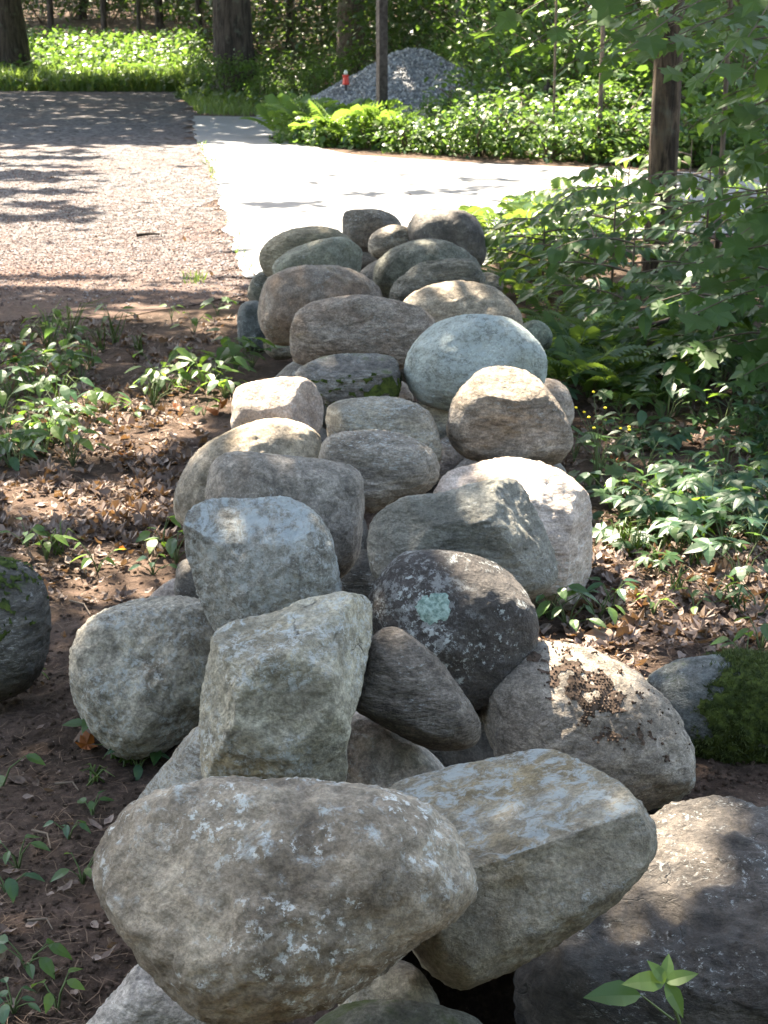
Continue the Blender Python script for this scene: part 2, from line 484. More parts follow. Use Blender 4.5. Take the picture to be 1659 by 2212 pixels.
# ------------------------------------------------------------------ boulders
def ico(sub, cache={}):
    if sub not in cache:
        bm = bmesh.new()
        bmesh.ops.create_icosphere(bm, subdivisions=sub, radius=1)
        V = np.array([v.co[:] for v in bm.verts]); T = np.array([[v.index for v in f.verts] for f in bm.faces])
        bm.free(); cache[sub] = (V / np.linalg.norm(V, axis=1)[:, None], T)
    return cache[sub]
def spline(pts, per=14):
    p = np.array(pts, float); n = len(p); out = []
    for i in range(n):
        a, b, c, d = p[i - 1], p[i], p[(i + 1) % n], p[(i + 2) % n]
        for k in range(per):
            t = k / per
            out.append(0.5 * (2 * b + (c - a) * t + (2 * a - 5 * b + 4 * c - d) * t * t + (3 * b - a - 3 * c + d) * t ** 3))
    return np.array(out)
BOULDERS = {}
def boulder(key, outline, z, label, mat=None, k=0.9, n=2.4, facets=(), flats=11, amp=0.03, rug=0.012, sub=5, seed=None, dy=0.0, group='boulders piled in the long row', name='boulder', strat=0.0):
    """outline in photo pixels; z = height of the stone's centre over the ground, or 'g' when it rests on the ground"""
    seed = seed if seed is not None else sum(map(ord, key)) * 7 % 9973
    rs = np.random.RandomState(seed)
    O = spline(outline)
    uc, vc = (O[:, 0].min() + O[:, 0].max()) / 2, (O[:, 1].min() + O[:, 1].max()) / 2
    if z == 'g':
        vb = O[:, 1].max()
        Yb = atz(uc, vb, 0.0)[1]
        ctr = atY(uc, vc, Yb * 1.0 + 0.02)
        for _ in range(8):
            hh = (vb - vc) / F * np.linalg.norm(ctr - C0)
            ctr = atz(uc, vc, hh * 0.92)
    else:
        ctr = atz(uc, vc, z)
    if dy:
        ctr = atY(uc, vc, ctr[1] + dy)
    fw = ctr - C0; D = np.linalg.norm(fw); fw = fw / D
    right = np.cross(fw, [0, 0, 1]); right /= np.linalg.norm(right)
    up = np.cross(right, fw)
    loc = []
    for u, v in O:
        d = ray(u, v); t = D / (d @ fw); q = d * t - fw * D
        loc.append((q @ right, q @ up))
    loc = np.array(loc)
    th = np.arctan2(loc[:, 1], loc[:, 0]); rr = np.hypot(loc[:, 0], loc[:, 1])
    o = np.argsort(th); th, rr = th[o], rr[o]
    tt = np.linspace(-np.pi, np.pi, 361)[:-1]
    rt = np.interp(tt, np.r_[th - 2 * np.pi, th, th + 2 * np.pi], np.r_[rr, rr, rr])
    fr = np.fft.rfft(rt); fs = fr.copy(); fs[4:] = 0; fm = fr * np.exp(-(np.arange(len(fr)) / 26.0) ** 2)
    r_s, r_m = np.fft.irfft(fs, 360), np.fft.irfft(fm, 360)
    V, T = ico(sub)
    rho = np.hypot(V[:, 0], V[:, 1]); a = np.arctan2(V[:, 1], V[:, 0])
    def look(tab): return np.interp(a, np.r_[tt, np.pi], np.r_[tab, tab[0]])
    w = np.clip((rho - 0.35) / 0.6, 0, 1); w = w * w * (3 - 2 * w)
    R = look(r_s) * (1 - w) + look(r_m) * w
    s = 1 / (np.abs(rho) ** n + np.abs(V[:, 2]) ** n) ** (1 / n)
    W, H = np.ptp(loc[:, 0]), np.ptp(loc[:, 1])
    Th = k * 0.5 * math.sqrt(W * H)
    size = math.sqrt(W * H) / 2
    X = np.c_[R * V[:, 0] * s, R * V[:, 1] * s, Th * V[:, 2] * s]
    # rotate the view-frame shape into the world before weathering it
    B = np.stack([right, up, -fw])
    # facets: broken faces, in the stone's own frame (x right, y up, z to the front), distance in units of its size
    for (fx, fy, fz, d) in facets:
        nn = np.array([fx, fy, fz], float); nn /= np.linalg.norm(nn)
        e = X @ nn - d * size
        soft = 0.022 * size
        e2 = np.where(e > soft, e, np.where(e > -soft, (e + soft) ** 2 / (4 * soft), 0))
        X = X - nn * e2[:, None]
    for _ in range(flats):                                  # worn flats of its own
        nn = rs.normal(size=3); nn /= np.linalg.norm(nn)
        ext = (X @ nn).max()
        e = X @ nn - ext * rs.uniform(0.80, 0.93); soft = rs.uniform(0.012, 0.06) * size
        e2 = np.where(e > soft, e, np.where(e > -soft, (e + soft) ** 2 / (4 * soft), 0))
        X = X - nn * (e2 * (0.30 + 0.55 * abs(nn[2])))[:, None]
    Wd = X @ B
    Nn = V @ B
    ss = rs.uniform(-40, 40, 3)
    q = Wd / size
    sil = 0.35 + 0.65 * np.abs(V[:, 2])                 # keep the outline, weather the faces
    disp = amp * size * (fbm(q * 1.5 + ss, 3) * 1.6 - 0.7 * np.abs(fbm(q * 2.1 + ss + 5, 2))) * sil
    disp += 1.45 * rug * size * (ridged(q * 4.2 + ss, 4, 0.55) * 0.8 + fbm(q * 11 + ss, 4, 0.6)) 
    if strat:
        disp += strat * size * fbm(np.c_[q[:, 0] * 1.2, q[:, 1] * 1.2, q[:, 2] * 7.0] + ss, 4, 0.6)
    Wd = Wd + Nn * disp[:, None]
    if mat is None: mat = rock_mat(seed)
    elif isinstance(mat, dict): mat = rock_mat(seed, **mat)
    ob = obj_np(name, Wd, T, mat, loc=ctr)
    tag(ob, label, 'boulder', group)
    BOULDERS[key] = (ob, ctr, right, up, -fw, size, Wd)
    return ob
def on_stone(key, u, v):
    """nearest point of a stone to the sight line through a photo point, with its local offset"""
    ob, ctr, r_, u_, f_, size, Wd = BOULDERS[key]
    d = ray(u, v); d = d / np.linalg.norm(d)
    q = Wd + ctr - C0
    t = q @ d
    e = np.linalg.norm(q - t[:, None] * d, axis=1)
    c = np.argsort(e)[:60]
    return Wd[c[np.argmin(t[c])]]

GREY = dict(base=(0.22, 0.192, 0.15), second=(0.36, 0.32, 0.255))
WARM = dict(base=(0.24, 0.188, 0.135), second=(0.38, 0.312, 0.238))
PINK = dict(base=(0.31, 0.245, 0.202), second=(0.44, 0.36, 0.305))
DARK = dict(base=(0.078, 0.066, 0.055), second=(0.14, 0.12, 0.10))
BLUE = dict(base=(0.20, 0.205, 0.185), second=(0.33, 0.355, 0.335))
def mm(p, **kw): d = dict(p); d.update(kw); return d

# --- near end
boulder('front', [(205, 1868), (222, 1820), (262, 1765), (330, 1722), (430, 1698), (560, 1690), (720, 1697), (850, 1716), (940, 1755), (985, 1805), (1008, 1870), (1019, 1920), (1003, 1965), (955, 2003), (890, 2040), (820, 2090), (740, 2145), (650, 2190), (540, 2215), (440, 2200), (355, 2135), (295, 2050), (245, 1970), (212, 1910)],
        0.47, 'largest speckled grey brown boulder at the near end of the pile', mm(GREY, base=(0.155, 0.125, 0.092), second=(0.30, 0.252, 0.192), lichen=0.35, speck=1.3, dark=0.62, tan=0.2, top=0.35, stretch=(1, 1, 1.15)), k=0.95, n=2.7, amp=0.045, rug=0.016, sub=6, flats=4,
        facets=[(-0.2, 0.55, 0.8, 0.93), (0.35, -0.35, 0.9, 0.95)])
boulder('wedge', [(800, 1705), (870, 1668), (940, 1645), (1060, 1614), (1190, 1598), (1255, 1640), (1335, 1697), (1395, 1765), (1412, 1802), (1398, 1862), (1335, 1935), (1240, 2003), (1130, 2068), (1045, 2118), (985, 2132), (915, 2075), (860, 1960), (810, 1830)],
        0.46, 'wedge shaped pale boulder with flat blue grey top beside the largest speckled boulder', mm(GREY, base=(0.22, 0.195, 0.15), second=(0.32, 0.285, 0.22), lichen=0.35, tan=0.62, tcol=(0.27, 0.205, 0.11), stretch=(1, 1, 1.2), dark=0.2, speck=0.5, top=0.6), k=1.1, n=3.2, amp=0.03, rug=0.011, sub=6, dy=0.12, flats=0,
        facets=[(-0.25, 0.90, 0.50, 0.47), (0.25, -0.1, 0.95, 0.86), (0.55, -0.75, 0.5, 0.80)])
boulder('under_block', [(258, 1800), (300, 1725), (370, 1640), (430, 1572), (520, 1530), (640, 1520), (700, 1600), (720, 1700), (640, 1800), (450, 1850), (300, 1850)],
        0.26, 'pale sloping stone half hidden under the square block, behind the speckled boulder', mm(GREY, lichen=0.7, speck=0.6), k=0.9, dy=0.02)
boulder('under_right', [(700, 1600), (745, 1548), (790, 1540), (850, 1570), (935, 1633), (960, 1680), (900, 1760), (800, 1790), (715, 1740)],
        0.28, 'smooth grey and pink stone wedged between square block and wedge boulder', mm(PINK, base=(0.2, 0.185, 0.165), lichen=0.3), k=1.0, dy=0.02)
boulder('block', [(474, 1358), (530, 1338), (600, 1322), (660, 1296), (735, 1281), (800, 1288), (805, 1340), (797, 1400), (788, 1450), (772, 1505), (752, 1560), (745, 1620), (740, 1696), (600, 1698), (450, 1694), (436, 1620), (434, 1555), (440, 1490), (458, 1410)],
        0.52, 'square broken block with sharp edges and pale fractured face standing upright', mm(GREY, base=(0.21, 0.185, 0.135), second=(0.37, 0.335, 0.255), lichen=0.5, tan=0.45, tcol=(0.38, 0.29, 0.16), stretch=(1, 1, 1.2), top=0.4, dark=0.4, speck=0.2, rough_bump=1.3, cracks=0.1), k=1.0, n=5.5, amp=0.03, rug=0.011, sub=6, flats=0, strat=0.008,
        facets=[(-0.18, 0.84, 0.60, 0.70), (0.04, -0.10, 1.0, 0.68), (0.90, 0.05, 0.46, 0.72), (-0.90, 0.02, 0.46, 0.80), (0.42, -0.50, 0.80, 0.80), (-0.45, 0.30, 0.85, 0.80), (0.35, 0.45, 0.82, 0.76), (-0.3, -0.6, 0.75, 0.86)])
boulder('left_round', [(156, 1465), (160, 1405), (190, 1346), (250, 1311), (330, 1291), (430, 1283), (480, 1310), (505, 1400), (500, 1500), (440, 1563), (370, 1612), (300, 1637), (240, 1622), (190, 1582), (160, 1532)],
        'g', 'rounded grey boulder sticking out on the left of the square block', mm(GREY, lichen=0.5, speck=0.3, dark=0.3), k=0.9, n=2.9, amp=0.04, rug=0.014, sub=6)
boulder('leaning', [(399, 1150), (408, 1108), (450, 1081), (540, 1079), (640, 1079), (690, 1108), (714, 1175), (728, 1240), (731, 1300), (690, 1340), (600, 1370), (530, 1395), (482, 1388), (464, 1362), (444, 1318), (424, 1250), (404, 1196)],
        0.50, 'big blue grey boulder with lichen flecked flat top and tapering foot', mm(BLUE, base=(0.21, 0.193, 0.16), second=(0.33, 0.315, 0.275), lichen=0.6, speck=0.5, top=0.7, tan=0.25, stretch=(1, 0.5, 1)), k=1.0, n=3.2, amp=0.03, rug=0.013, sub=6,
        facets=[(-0.1, 0.75, 0.66, 0.86), (-0.75, -0.3, 0.6, 0.80)])
boulder('lichen', [(795, 1335), (800, 1275), (830, 1230), (870, 1197), (930, 1184), (1020, 1195), (1090, 1225), (1140, 1290), (1161, 1350), (1150, 1420), (1090, 1500), (1020, 1540), (930, 1530), (850, 1450)],
        0.40, 'dark brown boulder with mint green lichen rosette and white flecks', mm(DARK, base=(0.06, 0.05, 0.045), second=(0.10, 0.085, 0.075), lichen=0.5, lcol=(0.36, 0.36, 0.34), speck=1.3, tan=0, dark=0.1, veins=0.0), k=0.9, n=2.5, amp=0.02, rug=0.008, sub=6, dy=0.06)
boulder('small_brown', [(778, 1470), (796, 1392), (820, 1363), (850, 1355), (892, 1376), (950, 1430), (1003, 1500), (1036, 1560), (1033, 1602), (990, 1621), (940, 1626), (880, 1598), (800, 1556), (765, 1530)],
        0.46, 'smooth brown triangular stone between square block and soil covered boulder', mm(WARM, base=(0.13, 0.105, 0.085), second=(0.21, 0.18, 0.15), lichen=0.15, speck=0.4, dark=0.35), k=0.9, n=2.4, amp=0.03, rug=0.008, sub=6,
        facets=[(0.35, 0.35, 0.85, 0.72)])
boulder('soil', [(1024, 1482), (1036, 1440), (1080, 1405), (1150, 1387), (1230, 1396), (1310, 1421), (1390, 1462), (1450, 1527), (1482, 1592), (1503, 1660), (1500, 1712), (1440, 1738), (1380, 1760), (1290, 1790), (1180, 1760), (1090, 1680), (1045, 1580)],
        'g', 'rounded tan boulder with dark soil caked across its top, right side of pile', mm(PINK, base=(0.27, 0.225, 0.18), second=(0.37, 0.315, 0.26), lichen=0.3, speck=0.2, tan=0.1, dark=0.2), k=0.95, n=2.5, amp=0.035, rug=0.012, sub=6, dy=0.05)
boulder('angular', [(798, 1160), (804, 1135), (830, 1102), (880, 1072), (960, 1068), (1020, 1047), (1090, 1030), (1128, 1055), (1160, 1110), (1190, 1170), (1211, 1222), (1190, 1262), (1120, 1300), (1000, 1310), (880, 1300), (815, 1260), (800, 1210)],
        0.47, 'dark grey angular boulder with ridged right end leaning on the sunlit pink boulder', mm(GREY, base=(0.15, 0.142, 0.115), second=(0.235, 0.222, 0.185), lichen=0.2, speck=0.4, dark=0.25, tan=0.1), k=0.85, n=3.0, amp=0.035, rug=0.014, sub=6, dy=-0.02,
        facets=[(-0.1, 0.65, 0.75, 0.78), (0.75, 0.4, 0.55, 0.82), (0, -0.2, 1, 0.78)])
boulder('pink', [(925, 1120), (932, 1062), (965, 1025), (1050, 997), (1130, 995), (1210, 1020), (1260, 1058), (1290, 1110), (1301, 1180), (1300, 1250), (1282, 1300), (1240, 1326), (1180, 1340), (1090, 1330), (990, 1280), (940, 1200)],
        'g', 'big pinkish boulder with sunlit top on the right behind the dark angular one', mm(PINK, lichen=0.35, speck=0.2, dark=0.25), k=0.9, n=2.6, amp=0.03, rug=0.011, sub=6, dy=0.12,
        facets=[(0.95, 0.0, 0.3, 0.83)])
boulder('grey_loaf', [(448, 1045), (468, 993), (530, 978), (640, 989), (730, 1000), (780, 1016), (798, 1050), (800, 1120), (788, 1190), (745, 1240), (700, 1260), (600, 1240), (500, 1190), (452, 1120)],
        0.46, 'smooth brown grey loaf shaped boulder in front of the crescent edged one', mm(WARM, base=(0.17, 0.145, 0.12), second=(0.25, 0.215, 0.18), lichen=0.12, speck=0.2), k=0.8, n=2.8, amp=0.025, rug=0.008, sub=6, dy=0.02)
boulder('crescent', [(376, 1082), (392, 1030), (432, 970), (500, 930), (580, 907), (650, 915), (692, 945), (700, 1000), (660, 1080), (560, 1140), (450, 1160), (395, 1135), (378, 1110)],
        0.34, 'tan boulder whose rounded rim shows like a crescent, left side of pile', mm(WARM, lichen=0.35, speck=0.5, tan=0.4), k=0.75, n=2.6, amp=0.025, rug=0.01, sub=6, dy=0.1)
boulder('mid_dark', [(684, 985), (708, 947), (770, 932), (850, 935), (912, 960), (941, 990), (945, 1030), (922, 1066), (870, 1085), (800, 1110), (730, 1090), (695, 1040)],
        0.48, 'rough brown boulder with pitted lower side in the middle of the pile', mm(WARM, base=(0.15, 0.125, 0.10), second=(0.26, 0.22, 0.18), lichen=0.3, speck=0.4, dark=0.35), k=0.85, n=2.7, amp=0.04, rug=0.018, sub=5)
boulder('lit_block', [(503, 895), (505, 860), (522, 831), (590, 815), (660, 819), (690, 850), (704, 890), (697, 935), (650, 975), (570, 975), (505, 930)],
        0.40, 'pale pinkish square stone in sunlight on the left of the pile', mm(PINK, lichen=0.2, dark=0.2, speck=0), k=0.9, n=3.2, amp=0.03, rug=0.012, dy=0.0,
        facets=[(0.8, -0.05, 0.6, 0.76), (-0.1, 0.5, 0.85, 0.85)])
boulder('flat_grey', [(704, 905), (720, 872), (780, 860), (870, 862), (922, 886), (946, 930), (957, 970), (945, 1010), (860, 1030), (760, 1010), (710, 960)],
        0.42, 'flat topped light grey boulder between pale square stone and tan boulder', mm(GREY, lichen=0.45, speck=0.2), k=0.85, n=2.8, amp=0.03, rug=0.012, dy=0.04)
boulder('mossy_block', [(632, 815), (690, 775), (760, 765), (830, 765), (855, 780), (863, 830), (852, 870), (780, 885), (720, 880), (680, 850)],
        0.40, 'flat slab like stone with dark mossy front edge in mid pile', mm(DARK, base=(0.12, 0.11, 0.10), second=(0.22, 0.21, 0.19), lichen=0.2, moss=0.25, dark=0.5), k=1.0, n=3.6, amp=0.03, rug=0.02, strat=0.02,
        facets=[(0, 0.85, 0.5, 0.52), (0.1, -0.1, 1, 0.8)])
boulder('tan_lit', [(965, 892), (980, 850), (1030, 806), (1075, 792), (1130, 801), (1177, 832), (1216, 890), (1237, 950), (1230, 992), (1190, 1010), (1130, 1006), (1060, 1000), (1000, 985), (968, 940)],
        0.46, 'rounded tan boulder with sunlit top and shaded brown front, right side of pile', mm(WARM, base=(0.22, 0.175, 0.135), second=(0.33, 0.28, 0.235), lichen=0.15, speck=0.1, tan=0.35, dark=0.15), k=1.0, n=2.5, amp=0.03, rug=0.010, sub=6,
        facets=[(0.15, 0.75, 0.6, 0.78), (0.0, -0.25, 1.0, 0.80)])
boulder('right_small', [(1140, 850), (1168, 822), (1205, 822), (1234, 858), (1239, 905), (1225, 940), (1180, 930)],
        0.30, 'small pinkish stone tucked behind the sunlit tan boulder', mm(PINK, speck=0.2), k=0.9, dy=0.1)
boulder('pale_blue', [(873, 775), (892, 730), (940, 697), (1010, 681), (1090, 686), (1142, 711), (1175, 750), (1182, 795), (1168, 840), (1110, 880), (1000, 890), (910, 868), (880, 825)],
        0.46, 'smooth oval pale blue green boulder on top of the pile', mm(BLUE, base=(0.26, 0.285, 0.262), second=(0.43, 0.48, 0.45), stretch=(1, 1, 1.3), lichen=0.7, lcol=(0.45, 0.51, 0.49), speck=0.1, dark=0.22, tan=0.25), k=0.95, n=2.4, amp=0.02, rug=0.007, sub=6)
boulder('long_brown', [(623, 745), (626, 700), (650, 661), (710, 643), (800, 640), (880, 656), (936, 685), (932, 720), (900, 770), (850, 800), (740, 790), (650, 790), (630, 785)],
        0.44, 'long pinkish brown boulder with banded front left of the pale oval one', mm(WARM, base=(0.23, 0.17, 0.13), second=(0.30, 0.25, 0.21), lichen=0.2, tan=0.3, dark=0.25, stretch=(1, 1, 2.2)), k=0.8, n=3.0, amp=0.03, rug=0.012, dy=0.05)
boulder('spotted_right', [(862, 655), (900, 626), (980, 608), (1060, 620), (1110, 650), (1129, 690), (1115, 730), (1050, 760), (950, 750), (885, 710)],
        0.42, 'brown boulder dappled with sun behind the pale oval one', mm(WARM, lichen=0.15, dark=0.3), k=0.85, n=2.5, dy=0.05)
boulder('rusty', [(551, 665), (560, 620), (600, 590), (660, 571), (740, 574), (800, 600), (828, 640), (780, 700), (690, 740), (620, 745), (585, 738), (560, 700)],
        0.42, 'rusty brown rounded boulder with grey cap, left side toward far end', mm(WARM, base=(0.22, 0.15, 0.105), second=(0.28, 0.235, 0.2), lichen=0.2, dark=0.4, tan=0.3), k=0.85, n=2.6, dy=0.1)
boulder('left_low', [(511, 700), (518, 665), (535, 652), (565, 655), (590, 700), (580, 750), (545, 760), (517, 745)],
        'g', 'small dark grey stone standing on soil left of the rusty boulder', mm(DARK, base=(0.11, 0.115, 0.11), second=(0.17, 0.175, 0.165)), k=0.9, n=2.8)
boulder('tan_chip', [(566, 745), (580, 725), (610, 728), (640, 750), (630, 775), (590, 775)],
        'g', 'small tan stone low between rusty boulder and soil', mm(WARM, tan=0.6), k=0.9, dy=-0.1)
boulder('left_olive', [(534, 640), (545, 603), (570, 585), (600, 600), (610, 650), (580, 670), (545, 660)],
        0.2, 'small olive stone peeping out left behind the rusty boulder', mm(DARK, base=(0.12, 0.115, 0.09), second=(0.18, 0.17, 0.13)), k=0.9, dy=0.2)
boulder('far_left', [(560, 565), (570, 530), (612, 502), (680, 490), (735, 500), (770, 530), (760, 590), (700, 620), (600, 610), (566, 590)],
        0.38, 'smooth olive brown boulder at the left of the far end', mm(WARM, base=(0.15, 0.125, 0.08), second=(0.22, 0.19, 0.13), lichen=0.1), k=0.85, n=2.4, dy=0.1)
boulder('far_left_front', [(590, 572), (620, 542), (680, 522), (740, 514), (782, 540), (803, 585), (800, 615), (740, 630), (640, 625), (597, 600)],
        0.45, 'grey green boulder with a dark right side in front of the olive brown one', mm(GREY, base=(0.135, 0.13, 0.095), second=(0.21, 0.205, 0.155), lichen=0.3), k=0.8, n=2.7, facets=[(0.8, -0.1, 0.55, 0.72)])
boulder('far_top_left', [(737, 480), (742, 460), (775, 452), (830, 456), (864, 480), (862, 530), (800, 545), (745, 525)],
        0.40, 'flat topped dark stone against the bright drive, left of two at far end', mm(DARK, base=(0.11, 0.095, 0.08), second=(0.17, 0.15, 0.125)), k=0.9, n=3.0, dy=0.25)
boulder('far_top_right', [(878, 515), (886, 480), (905, 458), (960, 453), (1005, 458), (1034, 480), (1047, 520), (1048, 570), (1000, 580), (920, 570), (885, 545)],
        0.40, 'big dark brown boulder at the right of the far end', mm(DARK, base=(0.085, 0.07, 0.06), second=(0.14, 0.12, 0.10), lichen=0.15), k=0.9, n=3.0, dy=0.25)
boulder('far_gap', [(796, 530), (806, 503), (845, 487), (885, 495), (890, 535), (850, 560), (805, 555)],
        0.36, 'small pale nosed stone between the two far end boulders', mm(WARM, base=(0.15, 0.125, 0.10)), k=0.9, dy=0.1)
boulder('far_mid', [(806, 590), (830, 546), (880, 521), (950, 519), (1010, 545), (1040, 590), (1000, 640), (900, 660), (820, 640)],
        0.38, 'greenish grey domed boulder behind the layered stone', mm(GREY, base=(0.15, 0.145, 0.11), second=(0.23, 0.22, 0.175), lichen=0.2), k=0.85, n=2.4)
boulder('layered', [(834, 643), (848, 612), (890, 577), (950, 559), (1020, 560), (1048, 582), (1045, 620), (990, 650), (900, 670), (845, 665)],
        0.44, 'layered dark grey stone with curved bands near the far end', mm(GREY, base=(0.115, 0.105, 0.08), second=(0.25, 0.225, 0.18), lichen=0.2, stretch=(1, 1, 3)), k=0.8, n=2.6, strat=0.05, rug=0.016, dy=-0.05)
boulder('far_right_chip', [(1020, 605), (1050, 588), (1080, 600), (1088, 625), (1060, 645), (1025, 635)],
        0.2, 'small grey stone low at the right among leaves near far end', mm(GREY), k=0.9, dy=0.1)
boulder('right_green', [(1105, 720), (1130, 700), (1160, 692), (1188, 712), (1192, 745), (1160, 765), (1115, 755)],
        0.22, 'small pale greenish stone beside the ferns, right of the oval boulder', mm(GREY, base=(0.2, 0.22, 0.17), second=(0.28, 0.3, 0.24)), k=0.9, dy=0.1)
boulder('gap_grey', [(880, 885), (905, 867), (960, 866), (990, 890), (985, 940), (930, 960), (890, 930)],
        0.28, 'grey stone low in the gap between flat grey and tan boulders', mm(GREY, base=(0.15, 0.145, 0.135)), k=0.9, dy=0.1)
boulder('gap_brown', [(935, 1000), (950, 950), (1000, 945), (1060, 980), (1060, 1030), (1000, 1050), (945, 1040)],
        0.22, 'purplish brown stone low under the sunlit tan boulder', mm(WARM, base=(0.13, 0.105, 0.095)), k=0.9, dy=0.15)
boulder('gap_white', [(850, 840), (865, 822), (885, 840), (895, 865), (870, 875), (850, 865)],
        0.32, 'tiny pale stone beside the mossy slab', mm(PINK), k=0.9, dy=0.08)
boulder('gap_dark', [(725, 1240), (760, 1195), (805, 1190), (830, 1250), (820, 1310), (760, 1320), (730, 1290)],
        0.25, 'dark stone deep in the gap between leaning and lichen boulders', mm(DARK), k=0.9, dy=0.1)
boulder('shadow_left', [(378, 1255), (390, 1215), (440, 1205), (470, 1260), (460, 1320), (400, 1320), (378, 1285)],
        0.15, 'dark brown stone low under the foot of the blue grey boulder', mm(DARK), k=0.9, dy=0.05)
boulder('flat_left', [(318, 1300), (345, 1270), (385, 1248), (430, 1265), (440, 1310), (380, 1340), (330, 1330)],
        0.06, 'flat pale stone lying on soil behind the rounded grey boulder', mm(PINK), k=0.8, dy=0.05)
# --- foot of the near end
boulder('corner', [(185, 2230), (215, 2185), (255, 2140), (300, 2085), (330, 2068), (400, 2090), (450, 2170), (460, 2300), (380, 2360), (250, 2350), (190, 2290)],
        0.13, 'whitish pitted stone poking out under the speckled boulder at bottom left', mm(PINK, base=(0.25, 0.225, 0.2), second=(0.38, 0.345, 0.31), dark=0.55, lichen=0.1, speck=0), k=0.9, n=2.7, rug=0.02, dy=0.02)
boulder('under_front', [(740, 2130), (800, 2090), (870, 2078), (920, 2110), (950, 2180), (945, 2260), (840, 2300), (740, 2260)],
        0.20, 'grey stone under the speckled boulder beside the dark hollow', mm(GREY, base=(0.13, 0.12, 0.105)), k=0.9, n=3.0, dy=0.08)
boulder('bottom_moss', [(660, 2230), (720, 2180), (830, 2158), (940, 2172), (1020, 2196), (1060, 2240), (1020, 2330), (850, 2360), (700, 2330)],
        0.13, 'mossy flat stone at the very bottom edge below the speckled boulder', mm(DARK, base=(0.11, 0.11, 0.09), second=(0.17, 0.165, 0.14), moss=0.45), k=0.9, n=2.7, dy=0.0)
boulder('ledge', [(1125, 2165), (1130, 2090), (1200, 2030), (1280, 1960), (1350, 1870), (1370, 1780), (1400, 1735), (1470, 1708), (1560, 1700), (1660, 1712), (1800, 1760), (1950, 1850), (2000, 2050), (1960, 2250), (1800, 2420), (1500, 2480), (1250, 2420), (1150, 2300)],
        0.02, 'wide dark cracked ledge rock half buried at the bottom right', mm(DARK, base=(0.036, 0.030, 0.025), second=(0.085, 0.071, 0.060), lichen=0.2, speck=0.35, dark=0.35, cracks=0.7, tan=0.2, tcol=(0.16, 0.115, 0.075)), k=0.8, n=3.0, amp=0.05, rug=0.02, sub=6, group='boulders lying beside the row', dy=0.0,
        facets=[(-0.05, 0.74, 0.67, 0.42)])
boulder('mossy_right', [(1385, 1470), (1420, 1440), (1500, 1422), (1580, 1418), (1680, 1432), (1780, 1480), (1800, 1580), (1750, 1660), (1620, 1680), (1500, 1650), (1420, 1560)],
        0.10, 'low moss covered grey rock beside the soil covered boulder at right edge', mm(GREY, base=(0.12, 0.13, 0.12), second=(0.2, 0.21, 0.2), moss=0.1, lichen=0.3), k=0.9, n=2.6, group='boulders lying beside the row', dy=0.12, sub=6)
boulder('left_edge', [(-120, 1330), (-90, 1240), (-20, 1205), (40, 1215), (88, 1250), (104, 1300), (108, 1390), (95, 1455), (50, 1500), (-30, 1520), (-110, 1450)],
        'g', 'dark mossy boulder cut by the left edge of view', mm(DARK, base=(0.05, 0.045, 0.036), second=(0.11, 0.098, 0.08), moss=0.3, lichen=0.35, lcol=(0.33, 0.31, 0.28)), k=0.9, n=2.7, group='boulders lying beside the row', sub=6)
# stones under the heap that carry it
BASE = [(640, 1150, 0.17), (1000, 1230, 0.16), (620, 1010, 0.14), (860, 980, 0.14), (1100, 1050, 0.13), (700, 850, 0.14), (1050, 880, 0.14), (900, 760, 0.15), (740, 700, 0.15), (1010, 690, 0.15), (850, 620, 0.16), (680, 590, 0.16), (960, 570, 0.16), (800, 540, 0.15), (640, 1420, 0.15), (930, 1560, 0.15), (1130, 1620, 0.13), (620, 1900, 0.15), (1000, 1900, 0.14)]
for i, (u, v, z) in enumerate(BASE):
    s = 3402 * 0.19 / np.linalg.norm(atz(u, v, z) - C0)
    o = [(u + s * math.cos(t) * (1.1 + 0.1 * math.sin(3 * t + i)), v + s * 0.8 * math.sin(t) * (1 + 0.12 * math.cos(2 * t + i))) for t in np.linspace(0, 2 * np.pi, 12)[:-1]]
    boulder('base%d' % i, o, z, 'grey brown base stone mostly hidden beneath ' + min([(math.hypot(B_[1][0] - atz(u, v, z)[0], B_[1][1] - atz(u, v, z)[1]), k_) for k_, B_ in BOULDERS.items() if not k_.startswith('base')])[1].replace('_', ' ') + ' stone, ' + ['front', 'left', 'right', 'back'][i % 4], mm(DARK, base=(0.11, 0.1, 0.09), second=(0.17, 0.15, 0.13)) , k=0.95, sub=4, dy=0.12)

# ------------------------------------------------------------------ growths on stones (parts)
def patch(key, name, uv_test, off, mat, bumpy=0.004, freq=60):
    ob, ctr, r_, u_, f_, size, Wd = BOULDERS[key]
    pu, pv, _ = project(Wd + ctr)
    me = ob.data
    n = len(me.polygons)
    T = np.zeros(n * 3, dtype=np.int32); me.polygons.foreach_get('vertices', T); T = T.reshape(-1, 3)
    N = np.zeros(len(Wd) * 3, dtype=np.float32); me.vertices.foreach_get('normal', N); N = N.reshape(-1, 3)
    front = N @ f_ > -0.15
    d = uv_test(pu, pv, Wd / size)                         # >0 inside
    keep = (d > 0) & front
    F3 = T[keep[T].all(1)]
    used = np.unique(F3)
    mp = np.full(len(Wd), -1); mp[used] = np.arange(len(used))
    th = np.clip(d[used], 0, 0.35) / 0.35
    nz = fbm(Wd[used] * freq, 3) + 0.6 * ridged(Wd[used] * freq * 2.3, 2)
    P = Wd[used] + N[used] * (off * (th ** 0.5) + bumpy * th * (nz + 0.5) - 0.001)[:, None]
    return tag(obj_np(name, P, mp[F3], mat, ob), kind='stuff')
